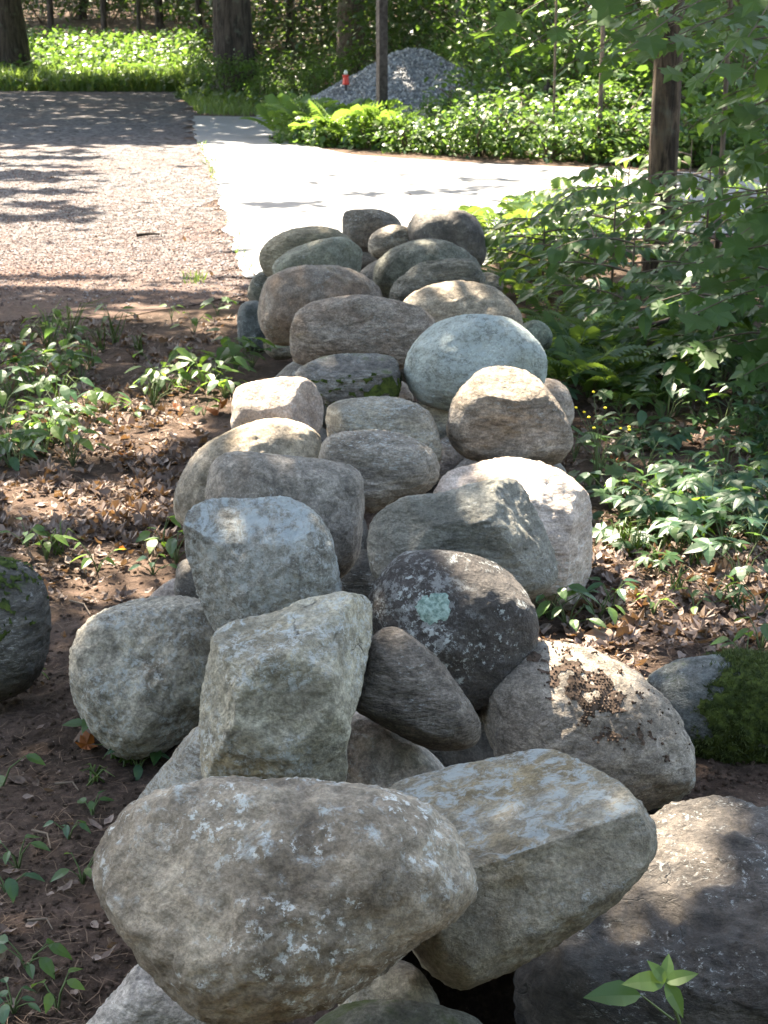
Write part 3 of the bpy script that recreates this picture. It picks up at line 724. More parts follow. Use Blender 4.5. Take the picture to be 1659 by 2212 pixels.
def simple_mat(name, a, c, sc, rough=0.9, bump=0.6):
    m, nt, bs = new_mat(name)
    b = NB(nt); co = b.coord('Object')
    nt.links.new(b.mix(b.ramp(b.noise(co, sc, 6, 0.7, 0.5), 0.35, 0.65), a, c), bs.inputs['Base Color'])
    bs.inputs['Roughness'].default_value = rough; bs.inputs['Specular IOR Level'].default_value = 0.15
    nt.links.new(b.bump(b.noise(co, sc * 2.5, 5, 0.7), bump, 0.006), bs.inputs['Normal'])
    return m
M_MINT = simple_mat('mint_lichen', (0.09, 0.145, 0.12), (0.30, 0.385, 0.335), 85)
M_SOILP = simple_mat('caked_soil', (0.03, 0.021, 0.015), (0.09, 0.06, 0.043), 60)
M_MOSS = simple_mat('green_moss', (0.018, 0.028, 0.008), (0.065, 0.085, 0.018), 40)
def ell(cu, cv, ru, rv, rough, freq=6):
    def t(u, v, q):
        return 1 - np.hypot((u - cu) / ru, (v - cv) / rv) + rough * fbm(q * freq, 4, 0.6)
    return t
patch('lichen', 'lichen_patch', ell(938, 1313, 44, 35, 0.33, 13), 0.0015, M_MINT, 0.0022, 110)
def soil_t(u, v, q):
    x, y = (u - 1275) * 0.80 + (v - 1500) * 0.60, -(u - 1275) * 0.60 + (v - 1500) * 0.80
    return 0.62 - np.hypot(x / 225, y / 78) + 0.85 * fbm(q * 6.5, 6, 0.75)
patch('soil', 'soil_patch', soil_t, 0.0008, M_SOILP, 0.0018, 80)
def crumbs(key, test, n, mat, lo, hi):
    """loose clods of earth lying on a stone"""
    ob, ctr, r_, u_, f_, size, Wd = BOULDERS[key]
    pu, pv, _ = project(Wd + ctr)
    N = np.zeros(len(Wd) * 3, dtype=np.float32); ob.data.vertices.foreach_get('normal', N); N = N.reshape(-1, 3)
    d = test(pu, pv, Wd / size)
    c = np.where((d > -0.2) & (N @ f_ > 0))[0]
    p = np.clip(d[c] + 0.25, 0.02, 1) ** 2
    c = rng.choice(c, n, p=p / p.sum())
    s_ = lo + (hi - lo) * rng.uniform(0, 1, n) ** 3
    V0, T0 = ico(1)
    V, T = scatter(V0 * np.array([1, 0.85, 0.7]), T0, rand_rots(n, 0.9), s_, Wd[c] + N[c] * 0.0015)
    tag(obj_np('soil_clods', V, T, mat, ob, smooth=False), kind='stuff')
crumbs('soil', soil_t, 1100, M_SOILP, 0.001, 0.0045)
patch('mossy_right', 'moss_patch', lambda u, v, q: np.clip((u - 1530 + (v - 1520) * 0.35) / 90, -1, 0.5) + 0.5 * fbm(q * 4, 5, 0.65), 0.004, M_MOSS, 0.004, 80)
def moss_tufts(key, test, n, L):
    ob, ctr, r_, u_, f_, size, Wd = BOULDERS[key]
    pu, pv, _ = project(Wd + ctr)
    N = np.zeros(len(Wd) * 3, dtype=np.float32); ob.data.vertices.foreach_get('normal', N); N = N.reshape(-1, 3)
    d = test(pu, pv, Wd / size)
    c = rng.choice(np.where((d > -0.06) & (N @ f_ > -0.1))[0], n)
    B0 = np.array([(-0.12, 0, 0), (0.12, 0, 0), (0, 0, 1.0)]); T0 = np.array([(0, 1, 2)])
    Z = N[c] + rng.normal(0, 0.45, (n, 3)); Z /= np.linalg.norm(Z, axis=1)[:, None]
    Xa = np.cross(Z, rng.normal(size=(n, 3))); Xa /= np.linalg.norm(Xa, axis=1)[:, None]
    V, T = scatter(B0, T0, np.stack([Xa, np.cross(Z, Xa), Z], -1), L * rng.uniform(0.4, 1.3, n), Wd[c] + N[c] * (0.006 * np.clip(d[c], 0, 0.35) / 0.35)[:, None] + rng.normal(0, 0.003, (n, 3)))
    tag(obj_np('moss_tufts', V, T, M_MOSST, ob, smooth=False), kind='stuff')
M_MOSST = leaf_mat('moss_frond', (0.022, 0.035, 0.008), (0.075, 0.095, 0.02), (0.06, 0.09, 0.015), 0.25, 0.7, island=True)
moss_tufts('mossy_right', lambda u, v, q: np.clip((u - 1530 + (v - 1520) * 0.35) / 90, -1, 0.5) + 0.5 * fbm(q * 4, 5, 0.65), 16000, 0.011)
patch('left_edge', 'moss_patch', lambda u, v, q: np.clip((62 - u) / 120, -1, 0.4) + np.clip((1290 - v) / 200, -0.6, 0.2) + 0.9 * fbm(q * 6, 5, 0.7) - 0.25, 0.003, M_MOSS, 0.004, 90)
patch('mossy_block', 'moss_patch', lambda u, v, q: np.clip((v - 812) / 30, -1, 0.4) + np.clip((u - 760) / 200, -0.5, 0.3) + 0.9 * fbm(q * 8, 5, 0.7) - 0.2, 0.002, M_MOSS, 0.003, 90)

# ------------------------------------------------------------------ leaf shapes
def ovate(w=0.5, bend=0.25, fold=0.18, a0=0.0, L=1.0, wav=0.0):
    ts = [0, 0.14, 0.36, 0.62, 0.84, 1.0]; hw = [0.015, 0.62, 1.0, 0.82, 0.38, 0.0]
    V, T = [], []
    for t, h in zip(ts, hw):
        z = -bend * t * t
        for sx in (-1, 0, 1):
            V.append((sx * h * w / 2, t, z + fold * abs(sx) * h * w / 2 + wav * math.sin(9 * t + sx)))
    for i in range(5):
        for j in (0, 1):
            p = i * 3 + j
            T += [(p, p + 1, p + 4), (p, p + 4, p + 3)]
    V = np.array(V) * L
    c, s_ = math.cos(a0), math.sin(a0)
    V = np.c_[V[:, 0] * c + V[:, 1] * s_, -V[:, 0] * s_ + V[:, 1] * c, V[:, 2]]
    return V, np.array(T)
def lobed(bend=0.25, seed=0, curl=0.0):
    r = np.random.RandomState(seed)
    out = [(0.0, 0.0), (0.16, -0.06), (0.42, 0.02), (0.30, 0.20), (0.60, 0.42), (0.40, 0.48), (0.36, 0.62), (0.16, 0.66), (0.0, 1.0)]
    pts = out + [(-x, y) for x, y in out[-2:0:-1]]
    P = np.array(pts) + r.normal(0, 0.015, (len(pts), 2))
    V = np.r_[[[0, 0.36]], P]
    rr = np.hypot(V[:, 0], V[:, 1] - 0.3)
    z = -bend * rr ** 2 + 0.12 * np.abs(V[:, 0]) + curl * r.normal(0, 0.12, len(V))
    n = len(P)
    T = [(0, 1 + i, 1 + (i + 1) % n) for i in range(n)]
    return np.c_[V, z], np.array(T)[:, ::-1]
def joinVT(parts):
    Vs, Ts, b = [], [], 0
    for V, T in parts:
        Vs.append(V); Ts.append(T + b); b += len(V)
    return np.concatenate(Vs), np.concatenate(Ts)
def palmate(n=5, seed=0, w=0.42):
    r = np.random.RandomState(seed)
    return joinVT([ovate(w, r.uniform(0.15, 0.4), 0.15, a, (1 - 0.16 * abs(a)) * r.uniform(0.9, 1.1)) for a in np.linspace(-1.9, 1.9, n) * (0.62 if n == 3 else 1)])
def frond(n=20, seed=0, arch=0.5, w=0.19):
    r = np.random.RandomState(seed)
    V, T = [], []
    def p(t): return np.array([0.03 * math.sin(4 * t + seed), t * (1 - 0.12 * t), arch * (1.5 * t - 1.7 * t * t)])
    for i in range(n + 1):
        c = p(i / n); V += [c + [-0.006, 0, 0], c + [0.006, 0, 0]]
        if i: k = 2 * i; T += [(k - 2, k - 1, k + 1), (k - 2, k + 1, k)]
    for i in range(3, n + 1):
        t = i / n; L = w * (math.sin(math.pi * min(1, (t + 0.06) / 1.04)) ** 0.7 + 0.06) * r.uniform(0.9, 1.1)
        for sx in (-1, 1):
            c = p(t); b = len(V); h = 0.55 / n
            V += [c + [0, -h * 0.6, 0], c + [sx * L * 0.5, h * 0.0 + L * 0.12, 0.01 - L * 0.05], c + [sx * L, L * 0.42, -L * 0.28], c + [sx * L * 0.5, h * 1.2 + L * 0.25, -L * 0.02]]
            T += [(b, b + 1, b + 2), (b, b + 2, b + 3)]
    return np.array(V), np.array(T)
def leaf_meshes(name, gens, mat):
    return [mesh_np(name, *g_, mat, smooth=False) for g_ in gens]
LM = {
    'ovate': leaf_meshes('ovate_leaf', [ovate(0.55, 0.3, 0.2), ovate(0.5, 0.15, 0.3), ovate(0.6, 0.45, 0.1, wav=0.02)], M_LEAF),
    'ovateb': leaf_meshes('ovate_leaf', [ovate(0.5, 0.3, 0.2), ovate(0.45, 0.15, 0.3), ovate(0.55, 0.45, 0.1, wav=0.02)], M_LEAFB),
    'ovatey': leaf_meshes('ovate_leaf', [ovate(0.5, 0.3, 0.2), ovate(0.45, 0.2, 0.3), ovate(0.55, 0.4, 0.1)], M_LEAFY),
    'lobed': leaf_meshes('lobed_leaf', [lobed(0.3, 1), lobed(0.15, 2), lobed(0.5, 3)], M_LEAF),
    'lobedy': leaf_meshes('lobed_leaf', [lobed(0.3, 1), lobed(0.15, 2), lobed(0.5, 3)], M_LEAFY),
    'palm': leaf_meshes('palmate_leaf', [palmate(5, 1), palmate(5, 2), palmate(3, 3, 0.55)], M_LEAFB),
    'palmy': leaf_meshes('palmate_leaf', [palmate(5, 1), palmate(5, 2), palmate(3, 3, 0.55)], M_LEAF),
    'frond': leaf_meshes('fern_frond', [frond(20, 1, 0.5), frond(18, 2, 0.75), frond(22, 3, 0.3)], M_FERN),
    'frondy': leaf_meshes('fern_frond', [frond(16, 1, 0.5, 0.24), frond(15, 2, 0.8, 0.26), frond(17, 3, 0.3, 0.24)], M_LEAFY),
    'dry': leaf_meshes('dry_leaf', [lobed(-0.5, 4, 1.0), lobed(0.7, 5, 0.8), ovate(0.5, -0.4, 0.4, wav=0.05), ovate(0.6, 0.5, -0.3, wav=0.05)], M_DRY),
    'rust': leaf_meshes('dry_leaf', [lobed(-0.5, 4, 1.0), ovate(0.5, -0.4, 0.4, wav=0.05)], M_RUST),
}
def frame(d, nrm):
    d = Vector(d).normalized(); x = d.cross(Vector(nrm))
    if x.length < 1e-4: x = Vector((1, 0, 0))
    x.normalize(); z = x.cross(d)
    return Matrix((x, d, z)).transposed()
def add_leaf(parent, kind, pos, d, nrm, size, name='leaf'):
    o = bpy.data.objects.new(name, random.choice(LM[kind]))
    M = frame(d, nrm).to_4x4()
    M.translation = Vector(pos)
    o.matrix_basis = M @ Matrix.Scale(size, 4)
    COL.objects.link(o)
    if parent is not None: o.parent = parent
    return o
def rnd(a, b): return random.uniform(a, b)
PLANTS = []                       # (object, label stem, place) for the labels written at the end
def plant_root(name, x, y, stem_label, cat, group, z=None):
    e = empty(name, (x, y, gz(x, y) - 0.005 if z is None else z), None, cat, group)
    PLANTS.append((e, stem_label))
    return e
def herb(x, y, kind, n, h, leaf, label, group, name='wild_plant', z=None, spread=0.7):
    """a low plant: several stalks from one root, a leaf at the end of each and some along it"""
    e = plant_root(name, x, y, label, 'plant', group, z)
    paths = []
    for i in range(n):
        a = i * 2.4 + rnd(-0.4, 0.4); r = h * spread * rnd(0.35, 1.0); hh = h * rnd(0.45, 1.0)
        tip = (r * math.cos(a), r * math.sin(a), hh)
        paths.append(([(0, 0, 0), (tip[0] * 0.35, tip[1] * 0.35, hh * 0.6), tip], [0.0022, 0.0018, 0.001]))
        out = Vector((math.cos(a), math.sin(a), rnd(-0.45, 0.15)))
        add_leaf(e, kind, tip, out, (rnd(-0.4, 0.4), rnd(-0.55, 0.25), 1), leaf * rnd(0.7, 1.2))
    V, T = tube(paths, 4)
    obj_np('stem', V, T, M_STEM, e)
    return e
def fern(x, y, kind, n, L, label, group, z=None, lean=0.5):
    e = plant_root('fern', x, y, label, 'fern', group, z)
    for i in range(n):
        a = i * 2.4 + rnd(-0.3, 0.3)
        d = Vector((math.cos(a), math.sin(a), rnd(0.25, 1.1) * lean * 1.6))
        add_leaf(e, kind, (0, 0, 0.01), d, (-math.cos(a) * 0.5, -math.sin(a) * 0.5, 1), L * rnd(0.7, 1.1), 'frond')
    return e
def branchy(e, start, end, kind, n, leaf, paths, sag=0.08, rad=0.006, lo=0.2):
    """a branch with alternate leaves in a flat spray; also a few side twigs"""
    A, B = Vector(start), Vector(end)
    side = (B - A).cross(Vector((0, 0, 1))).normalized()
    def pt(t): return A.lerp(B, t) + Vector((0, 0, -sag * 4 * (t - 0.5) ** 2 * (B - A).length + sag * (B - A).length)) 
    pts = [pt(t) for t in np.linspace(0, 1, 6)]
    paths.append(([tuple(p) for p in pts], list(np.linspace(rad, rad * 0.3, 6))))
    T = (B - A).normalized()
    for i in range(n):
        t = lo + (1 - lo) * (i + rnd(-0.3, 0.3) + 0.5) / n
        s = 1 if i % 2 else -1
        off = side * s * rnd(0.0, 0.13) * (1.15 - t) * (B - A).length
        p = pt(t) + off + Vector((0, 0, rnd(-0.03, 0.01)))
        if off.length > 0.06 and random.random() < 0.4:
            q = pt(max(0, t - 0.08)); paths.append(([tuple(q), tuple(p)], [rad * 0.35, rad * 0.2]))
        d = T * rnd(0.4, 1.0) + side * s * rnd(0.3, 1.0) + Vector((0, 0, rnd(-0.6, -0.05)))
        add_leaf(e, kind, p, d, (rnd(-0.3, 0.3), -0.35 + rnd(-0.35, 0.3), 1), leaf * rnd(0.65, 1.15))
def sapling(x, y, H, branches, label, group='saplings and shrubs right of the pile', name='sapling', lean=(0, 0), rad=0.012, bark=None):
    """branches: (start height, (dx, dy, z end), leaf kind, number of leaves, leaf size)"""
    e = plant_root(name, x, y, label, 'sapling', group)
    paths = [([(lean[0] * t * H, lean[1] * t * H, t * H) for t in (0, 0.3, 0.6, 0.85, 1.0)], [rad, rad * 0.9, rad * 0.7, rad * 0.5, rad * 0.3])]
    for (h0, (dx, dy, z1), kind, n, leaf) in branches:
        st = (lean[0] * h0, lean[1] * h0, h0)
        branchy(e, st, (dx, dy, z1), kind, n, leaf, paths, rad=min(rad, 0.006))
    V, T = tube(paths, 5)
    obj_np('stem', V, T, bark or M_TWIG, e)
    return e

# ------------------------------------------------------------------ trees
def trunk_mesh(H, r0, r1, lean, seed, flare=0.35, sides=40, rings=60, rough=0.06):
    rs = np.random.RandomState(seed)
    t = np.linspace(0, 1, rings) ** 1.3
    th = np.arange(sides) * 2 * np.pi / sides
    Z = t * H
    cx = lean[0] * Z + 0.04 * r0 * np.sin(Z * 0.9 + seed) * 2; cy = lean[1] * Z
    R = (r0 + (r1 - r0) * t) * (1 + flare * np.exp(-Z / (r0 * 1.6)))
    V = np.stack([cx[:, None] + R[:, None] * np.cos(th), cy[:, None] + R[:, None] * np.sin(th), np.repeat(Z[:, None], sides, 1)], -1).reshape(-1, 3)
    q = np.c_[np.tile(np.cos(th), rings) * 4, np.tile(np.sin(th), rings) * 4, V[:, 2] / max(r0, 0.08) * 0.5] + seed
    d = rough * ridged(q, 3) * np.repeat(R, sides)
    rad = np.c_[np.tile(np.cos(th), rings), np.tile(np.sin(th), rings), np.zeros(rings * sides)]
    V = V + rad * d[:, None]
    T = []
    for i in range(rings - 1):
        for j in range(sides):
            p, q_ = i * sides + j, i * sides + (j + 1) % sides
            T.append((p, q_, q_ + sides, p + sides))
    return V, np.array(T)
TREES = []
def tree(x, y, r0, H, bark, label, lean=(0, 0), seed=1, group='trees round the drive', sink=0.05):
    e = empty('tree', (x, y, gz(x, y) - sink), label, 'tree', group)
    V, T = trunk_mesh(H, r0, r0 * 0.45, lean, seed)
    obj_np('trunk', V, T, bark, e)
    TREES.append(dict(o=e, x=x + lean[0] * 6, y=y + lean[1] * 6, bx=x, by=y, r=r0, H=H, lean=lean))
    return e
def px(u, Y): return (u - 829.5) / F * Y * 1.0 * (1 / (_f @ _f)) * math.cos(PITCH) + 0.0 if False else atY(u, 60, Y)[0]
tree(px(5, 40), 40, 0.52, 14, M_BARKD, 'massive dark tree trunk at the far left beside the sunny weeds', seed=2)
tree(px(505, 34), 34, 0.385, 14, M_BARKD, 'thick dark furrowed trunk behind the drive, left of the gravel heap', seed=3)
tree(px(760, 39), 39, 0.32, 13, M_BARK, 'brown trunk in shade just left of the dark post', seed=4)
tree(px(998, 36), 36, 0.15, 12, M_BARKP, 'slim pale grey trunk behind the right side of the gravel heap', seed=5)
tree(px(1448, 10.2), 10.2, 0.09, 11, M_BARKN, 'slender brown trunk in the leafy growth right of the pile', lean=(-0.006, 0), seed=6)
# neighbours standing beside and above the view whose crowns shade the pile
for (x, y, r, H, sd, lb) in [(-5.2, 9.6, 0.2, 11, 11, 'grey brown tree left of the pile beside the drive'), (-6.4, 13.2, 0.25, 12, 12, 'tree standing left of the gravel drive'),
                             (3.4, 6.4, 0.16, 10, 13, 'tree in the undergrowth right of the pile'), (4.6, 12.5, 0.2, 12, 14, 'tree right of the asphalt drive'),
                             (-9.5, 22, 0.3, 13, 15, 'tree on the left verge of the drive'), (6.2, 20, 0.22, 12, 16, 'tree in the bushes beyond the asphalt drive'),
                             (-15, 33, 0.35, 14, 17, 'tree far left beyond the drive'), (10, 29, 0.3, 13, 18, 'tree far right behind the bushes'), (-2.6, 3.6, 0.15, 10, 19, 'tree left of the near end of the pile')]:
    tree(x, y, r, H, M_BARK, lb, seed=sd, lean=(rnd(-0.03, 0.03), rnd(-0.02, 0.02)))
k = 0
for u, Y, r in [(110, 55, .10), (180, 62, .13), (225, 50, .09), (268, 66, .16), (300, 47, .06), (345, 58, .14), (395, 64, .2), (430, 52, .10), (585, 60, .14), (625, 50, .11), (660, 68, .2), (700, 58, .12), (835, 62, .15), (890, 52, .12), (935, 66, .2), (1060, 44, .13), (1110, 55, .17), (1380, 40, .13), (1560, 33, .1), (1620, 42, .16)]:
    x = px(u, Y)
    side = 'left of the thick furrowed trunk' if u < 465 else ('between furrowed trunk and gravel heap' if u < 830 else ('behind the gravel heap' if u < 1120 else 'behind the bushes at right'))
    tree(x, Y, r, 12, random.choice([M_BARKD, M_BARK, M_BARKD]), ('thin' if r < 0.12 else 'sturdy') + ' dark trunk deep in the wood ' + side + ', ' + ['first', 'second', 'third', 'fourth', 'fifth', 'sixth', 'seventh', 'eighth'][sum(1 for q in [110, 180, 225, 268, 300, 345, 395, 430, 585, 625, 660, 700, 835, 890, 935, 1060, 1110, 1380, 1560, 1620] if q < u and (q < 465) == (u < 465) and (q < 830) == (u < 830) and (q < 1120) == (u < 1120))] + ' from left', seed=40 + k, group='trunks deep in the wood', lean=(rnd(-0.06, 0.06), 0))
    k += 1

# ------------------------------------------------------------------ crowns: leaves that shade the place, open where the sun comes through
S3 = SUN / SUN[2]
# sunlit places in the photo: (u, v, half width, half height, height of the lit thing, openness)
LIT = [(285, 925, 150, 58, 0, .97), (390, 880, 60, 40, 0, .95), (170, 1085, 190, 38, 0, .9), (25, 1080, 50, 28, 0, .95), (220, 1235, 160, 40, 0, .9), (330, 1180, 60, 25, 0, .6), (230, 1300, 90, 25, 0, .7),
       (440, 835, 70, 26, 0.05, .95), (100, 905, 110, 60, 0.05, .85), (200, 860, 80, 34, 0.05, .9), (110, 745, 90, 40, 0.05, .5), (470, 700, 50, 16, 0, .9), (360, 690, 40, 9, 0, .8), (520, 690, 30, 10, 0, .8),
       (1400, 1120, 150, 90, 0.03, .88), (1500, 1270, 190, 70, 0, .88), (1400, 1375, 150, 45, 0, .85), (1570, 1150, 130, 60, 0.1, .8), (1390, 1000, 70, 28, 0, .7), (1640, 1400, 70, 30, 0, .8), (1530, 870, 80, 28, 0.12, .9), (1600, 1020, 90, 60, 0.1, .5), (1330, 920, 50, 30, 0, .6),
       (1490, 715, 60, 12, 0, .7), (1150, 640, 40, 8, .05, .5), (1250, 590, 60, 8, .3, .6), (1130, 560, 40, 10, .3, .6),
       (1095, 855, 120, 62, .55, 1), (1150, 1020, 170, 60, .5, 1), (1280, 1130, 40, 90, .35, .9), (590, 860, 105, 50, .5, 1), (1270, 1478, 200, 88, .42, .97), (1240, 1490, 150, 80, .30, .95), (1440, 1570, 35, 45, .3, .95), (1205, 850, 45, 45, .4, .9), (500, 945, 90, 40, .45, .6),
       (985, 640, 70, 16, .5, .85), (1060, 665, 40, 10, .5, .7), (790, 650, 100, 12, .5, .75), (700, 690, 60, 8, .5, .4), (1010, 690, 100, 14, .55, .8), (955, 468, 45, 9, .5, .8), (900, 478, 18, 8, .5, .8), (800, 468, 30, 7, .5, .8), (815, 505, 16, 8, .4, .7), (640, 970, 60, 10, .45, .5),
       (1645, 1762, 15, 5, .12, .6), (1440, 2110, 60, 60, .36, 1), (870, 1575, 50, 16, .35, .7), (330, 2090, 60, 60, .15, .5), (1120, 1060, 60, 40, .55, .8), (830, 1390, 40, 30, .5, .6),
]
# sunlit openings farther back, in metres: (x0, x1, y0, y1, patchiness, openness)
WLIT = [(px(40, 40), px(425, 40), 37.0, 45, -9, 1.0), (px(590, 19), px(900, 19), 17.2, 21.0, -0.15, .95), (px(900, 19), px(1420, 19), 18.9, 21.5, 0.22, .9), (px(1080, 23), px(1430, 23), 20.5, 26.5, -0.02, .97), (px(880, 27), px(1060, 27), 25.0, 28.5, 0.0, .7),
        (px(1430, 24), px(1700, 24), 19, 27, 0.15, .9), (px(1000, 33), px(1500, 33), 28, 36, 0.12, .9), (px(450, 50), px(1000, 50), 42, 60, 0.35, .9), (px(560, 32), px(760, 32), 29, 34, 0.3, .8), (1.4, 3.2, 8.8, 12.5, 0.05, .9)]
def openness(P):
    """how open the crowns are along the sun line through each point"""
    o = np.zeros(len(P))
    for (u, v, ru, rv, z, p) in LIT:
        H = P - S3 * (P[:, 2:3] - z)
        pu, pv, w = project(H)
        pad = 0.032 * F / np.maximum(w, 0.3)
        d = np.hypot((pu - u) / (ru + pad), (pv - v) / (rv + pad * 0.55))
        o = np.maximum(o, np.where((w > 0.3) & (d < 1.03), p, 0))
    H = P - S3 * P[:, 2:3]
    pu, pv, w = project(H)
    ground = w > 0.5
    q = np.c_[H[:, :2] * 1.2, np.zeros(len(H))]
    nz = fbm(q * np.array([0.5, 1.3, 1]), 3)
    road = ground & (pv > 312) & (pv < 598) & (pu < 1480) & (pu > -900)
    o = np.where(road, np.maximum(o, 0.995 * (nz < 0.62)), o)
    left = road & (pu < 190) & (pv < 500) & (nz > 0.12)
    o = np.where(left, 0.35, o)
    fringe = ground & (pv >= 592) & (pv < 690) & (pu < 540)
    o = np.where(fringe, np.maximum(o, (0.93 * (nz > -0.2 + (pv - 600) / 300))), o)
    for (x0, x1, y0, y1, thr, p) in WLIT:
        ins = (H[:, 0] > x0) & (H[:, 0] < x1) & (H[:, 1] > y0) & (H[:, 1] < y1)
        o = np.where(ins & (nz > thr), np.maximum(o, p), o)
    spur = ground & (pv > 200) & (pv < 312) & (pu < 600)
    o = np.where(spur, np.maximum(o, 0.9 * (nz > 0.6)), o)
    return o
def crown_leaves(n, ylo, yhi, zlo, zhi, size, power=1.0):
    y = ylo + (yhi - ylo) * rng.uniform(0, 1, n) ** power
    hw = 2.3 + 0.30 * y
    x = rng.uniform(-1, 1, n) * hw + 0.2
    z = rng.uniform(zlo, zhi, n)
    P = np.c_[x, y, np.zeros(n)] + S3 * z[:, None]
    ok = rng.uniform(0, 1, n) > openness(P)
    P = P[ok]
    return P, size * rng.uniform(0.7, 1.3, len(P))
cv, ct = ovate(0.62, 0.2, 0.15)
cv, ct = cv[[0, 3, 5, 9, 11, 15]], np.array([(0, 1, 2), (1, 3, 2), (2, 3, 4), (3, 5, 4)])
LP, LS = [], []
for args in [(34000, 0.8, 5, 4.8, 7.5, 0.115), (64000, 5, 13, 5.0, 8.0, 0.125), (40000, 13, 20, 5.5, 9.0, 0.24), (44000, 20, 40, 5.5, 9.0, 0.36), (26000, 40, 62, 6.0, 10.0, 0.5)]:
    p, s = crown_leaves(*args); LP.append(p); LS.append(s)
LP, LS = np.concatenate(LP), np.concatenate(LS)
txy = np.array([(t['x'], t['y']) for t in TREES[:14]])
own = np.argmin(np.hypot(LP[:, None, 0] - txy[None, :, 0], LP[:, None, 1] - txy[None, :, 1]), 1)
for i, t in enumerate(TREES[:14]):
    sel = own == i
    if sel.sum() < 30: continue
    base = np.array(t['o'].location)
    P = LP[sel] - base
    V, T = scatter(cv, ct, rand_rots(len(P), 0.45), LS[sel], P)
    tag(obj_np('crown', V, T, M_CROWN, t['o'], smooth=False), kind='stuff')
    paths = []
    for j in rng.choice(len(P), min(60, len(P)), replace=False):
        h0 = min(t['H'] * 0.9, max(2.8, P[j][2] - 2.2 - rng.uniform(0, 1)))
        st = np.array([t['lean'][0] * h0, t['lean'][1] * h0, h0])
        mid = (st + P[j]) / 2 + np.array([0, 0, 0.4])
        r = t['r'] * 0.13
        tt = np.linspace(0, 1, 24)[:, None]
        line = base + (1 - tt) ** 2 * st + 2 * tt * (1 - tt) * mid + tt ** 2 * P[j]
        if (openness(line) > 0.5).mean() > 0.12: continue      # no bough across a gap where the sun comes in
        paths.append(([st, mid, P[j]], [r, r * 0.6, r * 0.15]))
    if not paths: continue
    V, T = tube(paths, 6)
    obj_np('limbs', V, T, M_BARK, t['o'])

# ------------------------------------------------------------------ the wood behind
def foliage_mesh(name, n, dims, leaf, mat, seed, clumps=26, low=0.0):
    rs = np.random.RandomState(seed)
    c = rs.normal(size=(clumps, 3)); c /= np.linalg.norm(c, axis=1)[:, None]
    c *= rs.uniform(0.35, 1.0, clumps)[:, None] ** 0.6
    k = rs.randint(0, clumps, n)
    flat = np.array([0.34, 0.34, 0.12])
    P = c[k] + rs.normal(size=(n, 3)) * flat
    P = P * np.array(dims) / 2
    P[:, 2] += dims[2] / 2
    P[:, 2] = np.abs(P[:, 2] - low) + low
    V, T = scatter(cv, ct, rand_rots(n, 0.5, rs), leaf * rs.uniform(0.6, 1.3, n), P)
    return mesh_np(name, V, T, mat, smooth=False)
FOL = [foliage_mesh('foliage', 800, (2.6, 2.2, 2.4), 0.19, M_BUSH, 61 + i) for i in range(3)]
FOLD = [foliage_mesh('foliage', 1200, (3.2, 2.6, 3.0), 0.17, M_BUSHD, 71 + i) for i in range(3)]
FOLS = [foliage_mesh('foliage', 700, (1.2, 1.1, 0.75), 0.095, M_BUSH, 81 + i, 18) for i in range(3)]
def bush_stems(dims, seed):
    rs = np.random.RandomState(seed)
    return mesh_np('stem', *tube([([(rs.normal() * 0.06, rs.normal() * 0.06, 0), (rs.normal() * 0.2 * dims[0], rs.normal() * 0.2 * dims[1], dims[2] * 0.45), (rs.normal() * 0.3 * dims[0], rs.normal() * 0.3 * dims[1], dims[2] * 0.85)], [0.02, 0.014, 0.005]) for _ in range(7)], 5), M_TWIG)
STEMS = bush_stems((2.6, 2.2, 2.4), 91)
STEMSS = bush_stems((1.2, 1.1, 0.75), 92)
def bush(x, y, s, kind, label, group):
    e = plant_root('bush', x, y, label, 'bush', group)
    a = rnd(0, 6.28)
    for me, nm, kd in ((random.choice(kind), 'foliage', 'stuff'), (STEMSS if kind is FOLS else STEMS, 'stem', None)):
        o = bpy.data.objects.new(nm, me); link(o, e)
        o.scale = (s, s, s * rnd(0.85, 1.15)); o.rotation_euler = (0, 0, a)
        if kd: o['kind'] = kd
    if kind is FOLS:                                     # the leaves one can pick out on the side of the road
        for i in range(40):
            t, w_ = rnd(-1.5, 1.5), rnd(0.05, 0.8)
            add_leaf(e, random.choice(['ovate', 'ovate', 'ovateb', 'lobedy']), (0.62 * s * math.sin(t) * rnd(0.8, 1.1), -0.55 * s * math.cos(t) * rnd(0.8, 1.1), w_ * s * 0.95), (rnd(-1, 1), rnd(-1, 0.1), rnd(-0.6, 0.2)), (rnd(-.4, .4), -0.6, 1), rnd(0.07, 0.12))
    return e
G_ISL = 'bushes on the island beyond the drive'
G_WOOD = 'bushes in the wood behind'
for u, v, s in [(640, 318, .8), (720, 325, .9), (800, 330, .95), (880, 338, .95), (960, 342, 1.0), (1040, 347, 1.0), (1120, 350, 1.05), (1200, 356, 1.0), (1280, 360, 1.0), (1360, 363, 1.0), (1440, 366, 1.1), (1530, 368, 1.1), (1620, 370, 1.1),
                (700, 300, 1.0), (930, 305, 1.0), (1010, 312, 1.2), (1090, 318, 1.2), (1180, 320, 1.3), (1260, 325, 1.3), (1350, 330, 1.3), (1540, 330, 1.5)]:
    p = atz(u, v - 4, 0)
    bush(p[0], p[1] + 0.45, s * (0.6 if u < 1000 else 0.8), FOLS, 'low dense leafy bush', G_ISL)
for u, Y, s in [(1080, 24, .55), (1160, 23, .6), (1240, 22.5, .65), (1320, 23, .7), (1400, 22, .8), (1560, 21, .8), (1640, 20, .8), (1110, 28, .8), (1210, 27, .9), (1310, 27, .9), (1480, 26, 1.0), (1590, 26, 1.0), (1060, 31, .8), (1000, 33, .7), (1150, 33, 1.1), (1270, 33, 1.2), (1400, 33, 1.2)]:
    bush(px(u, Y), Y, s, FOL, 'sunlit yellow green bush', G_WOOD)
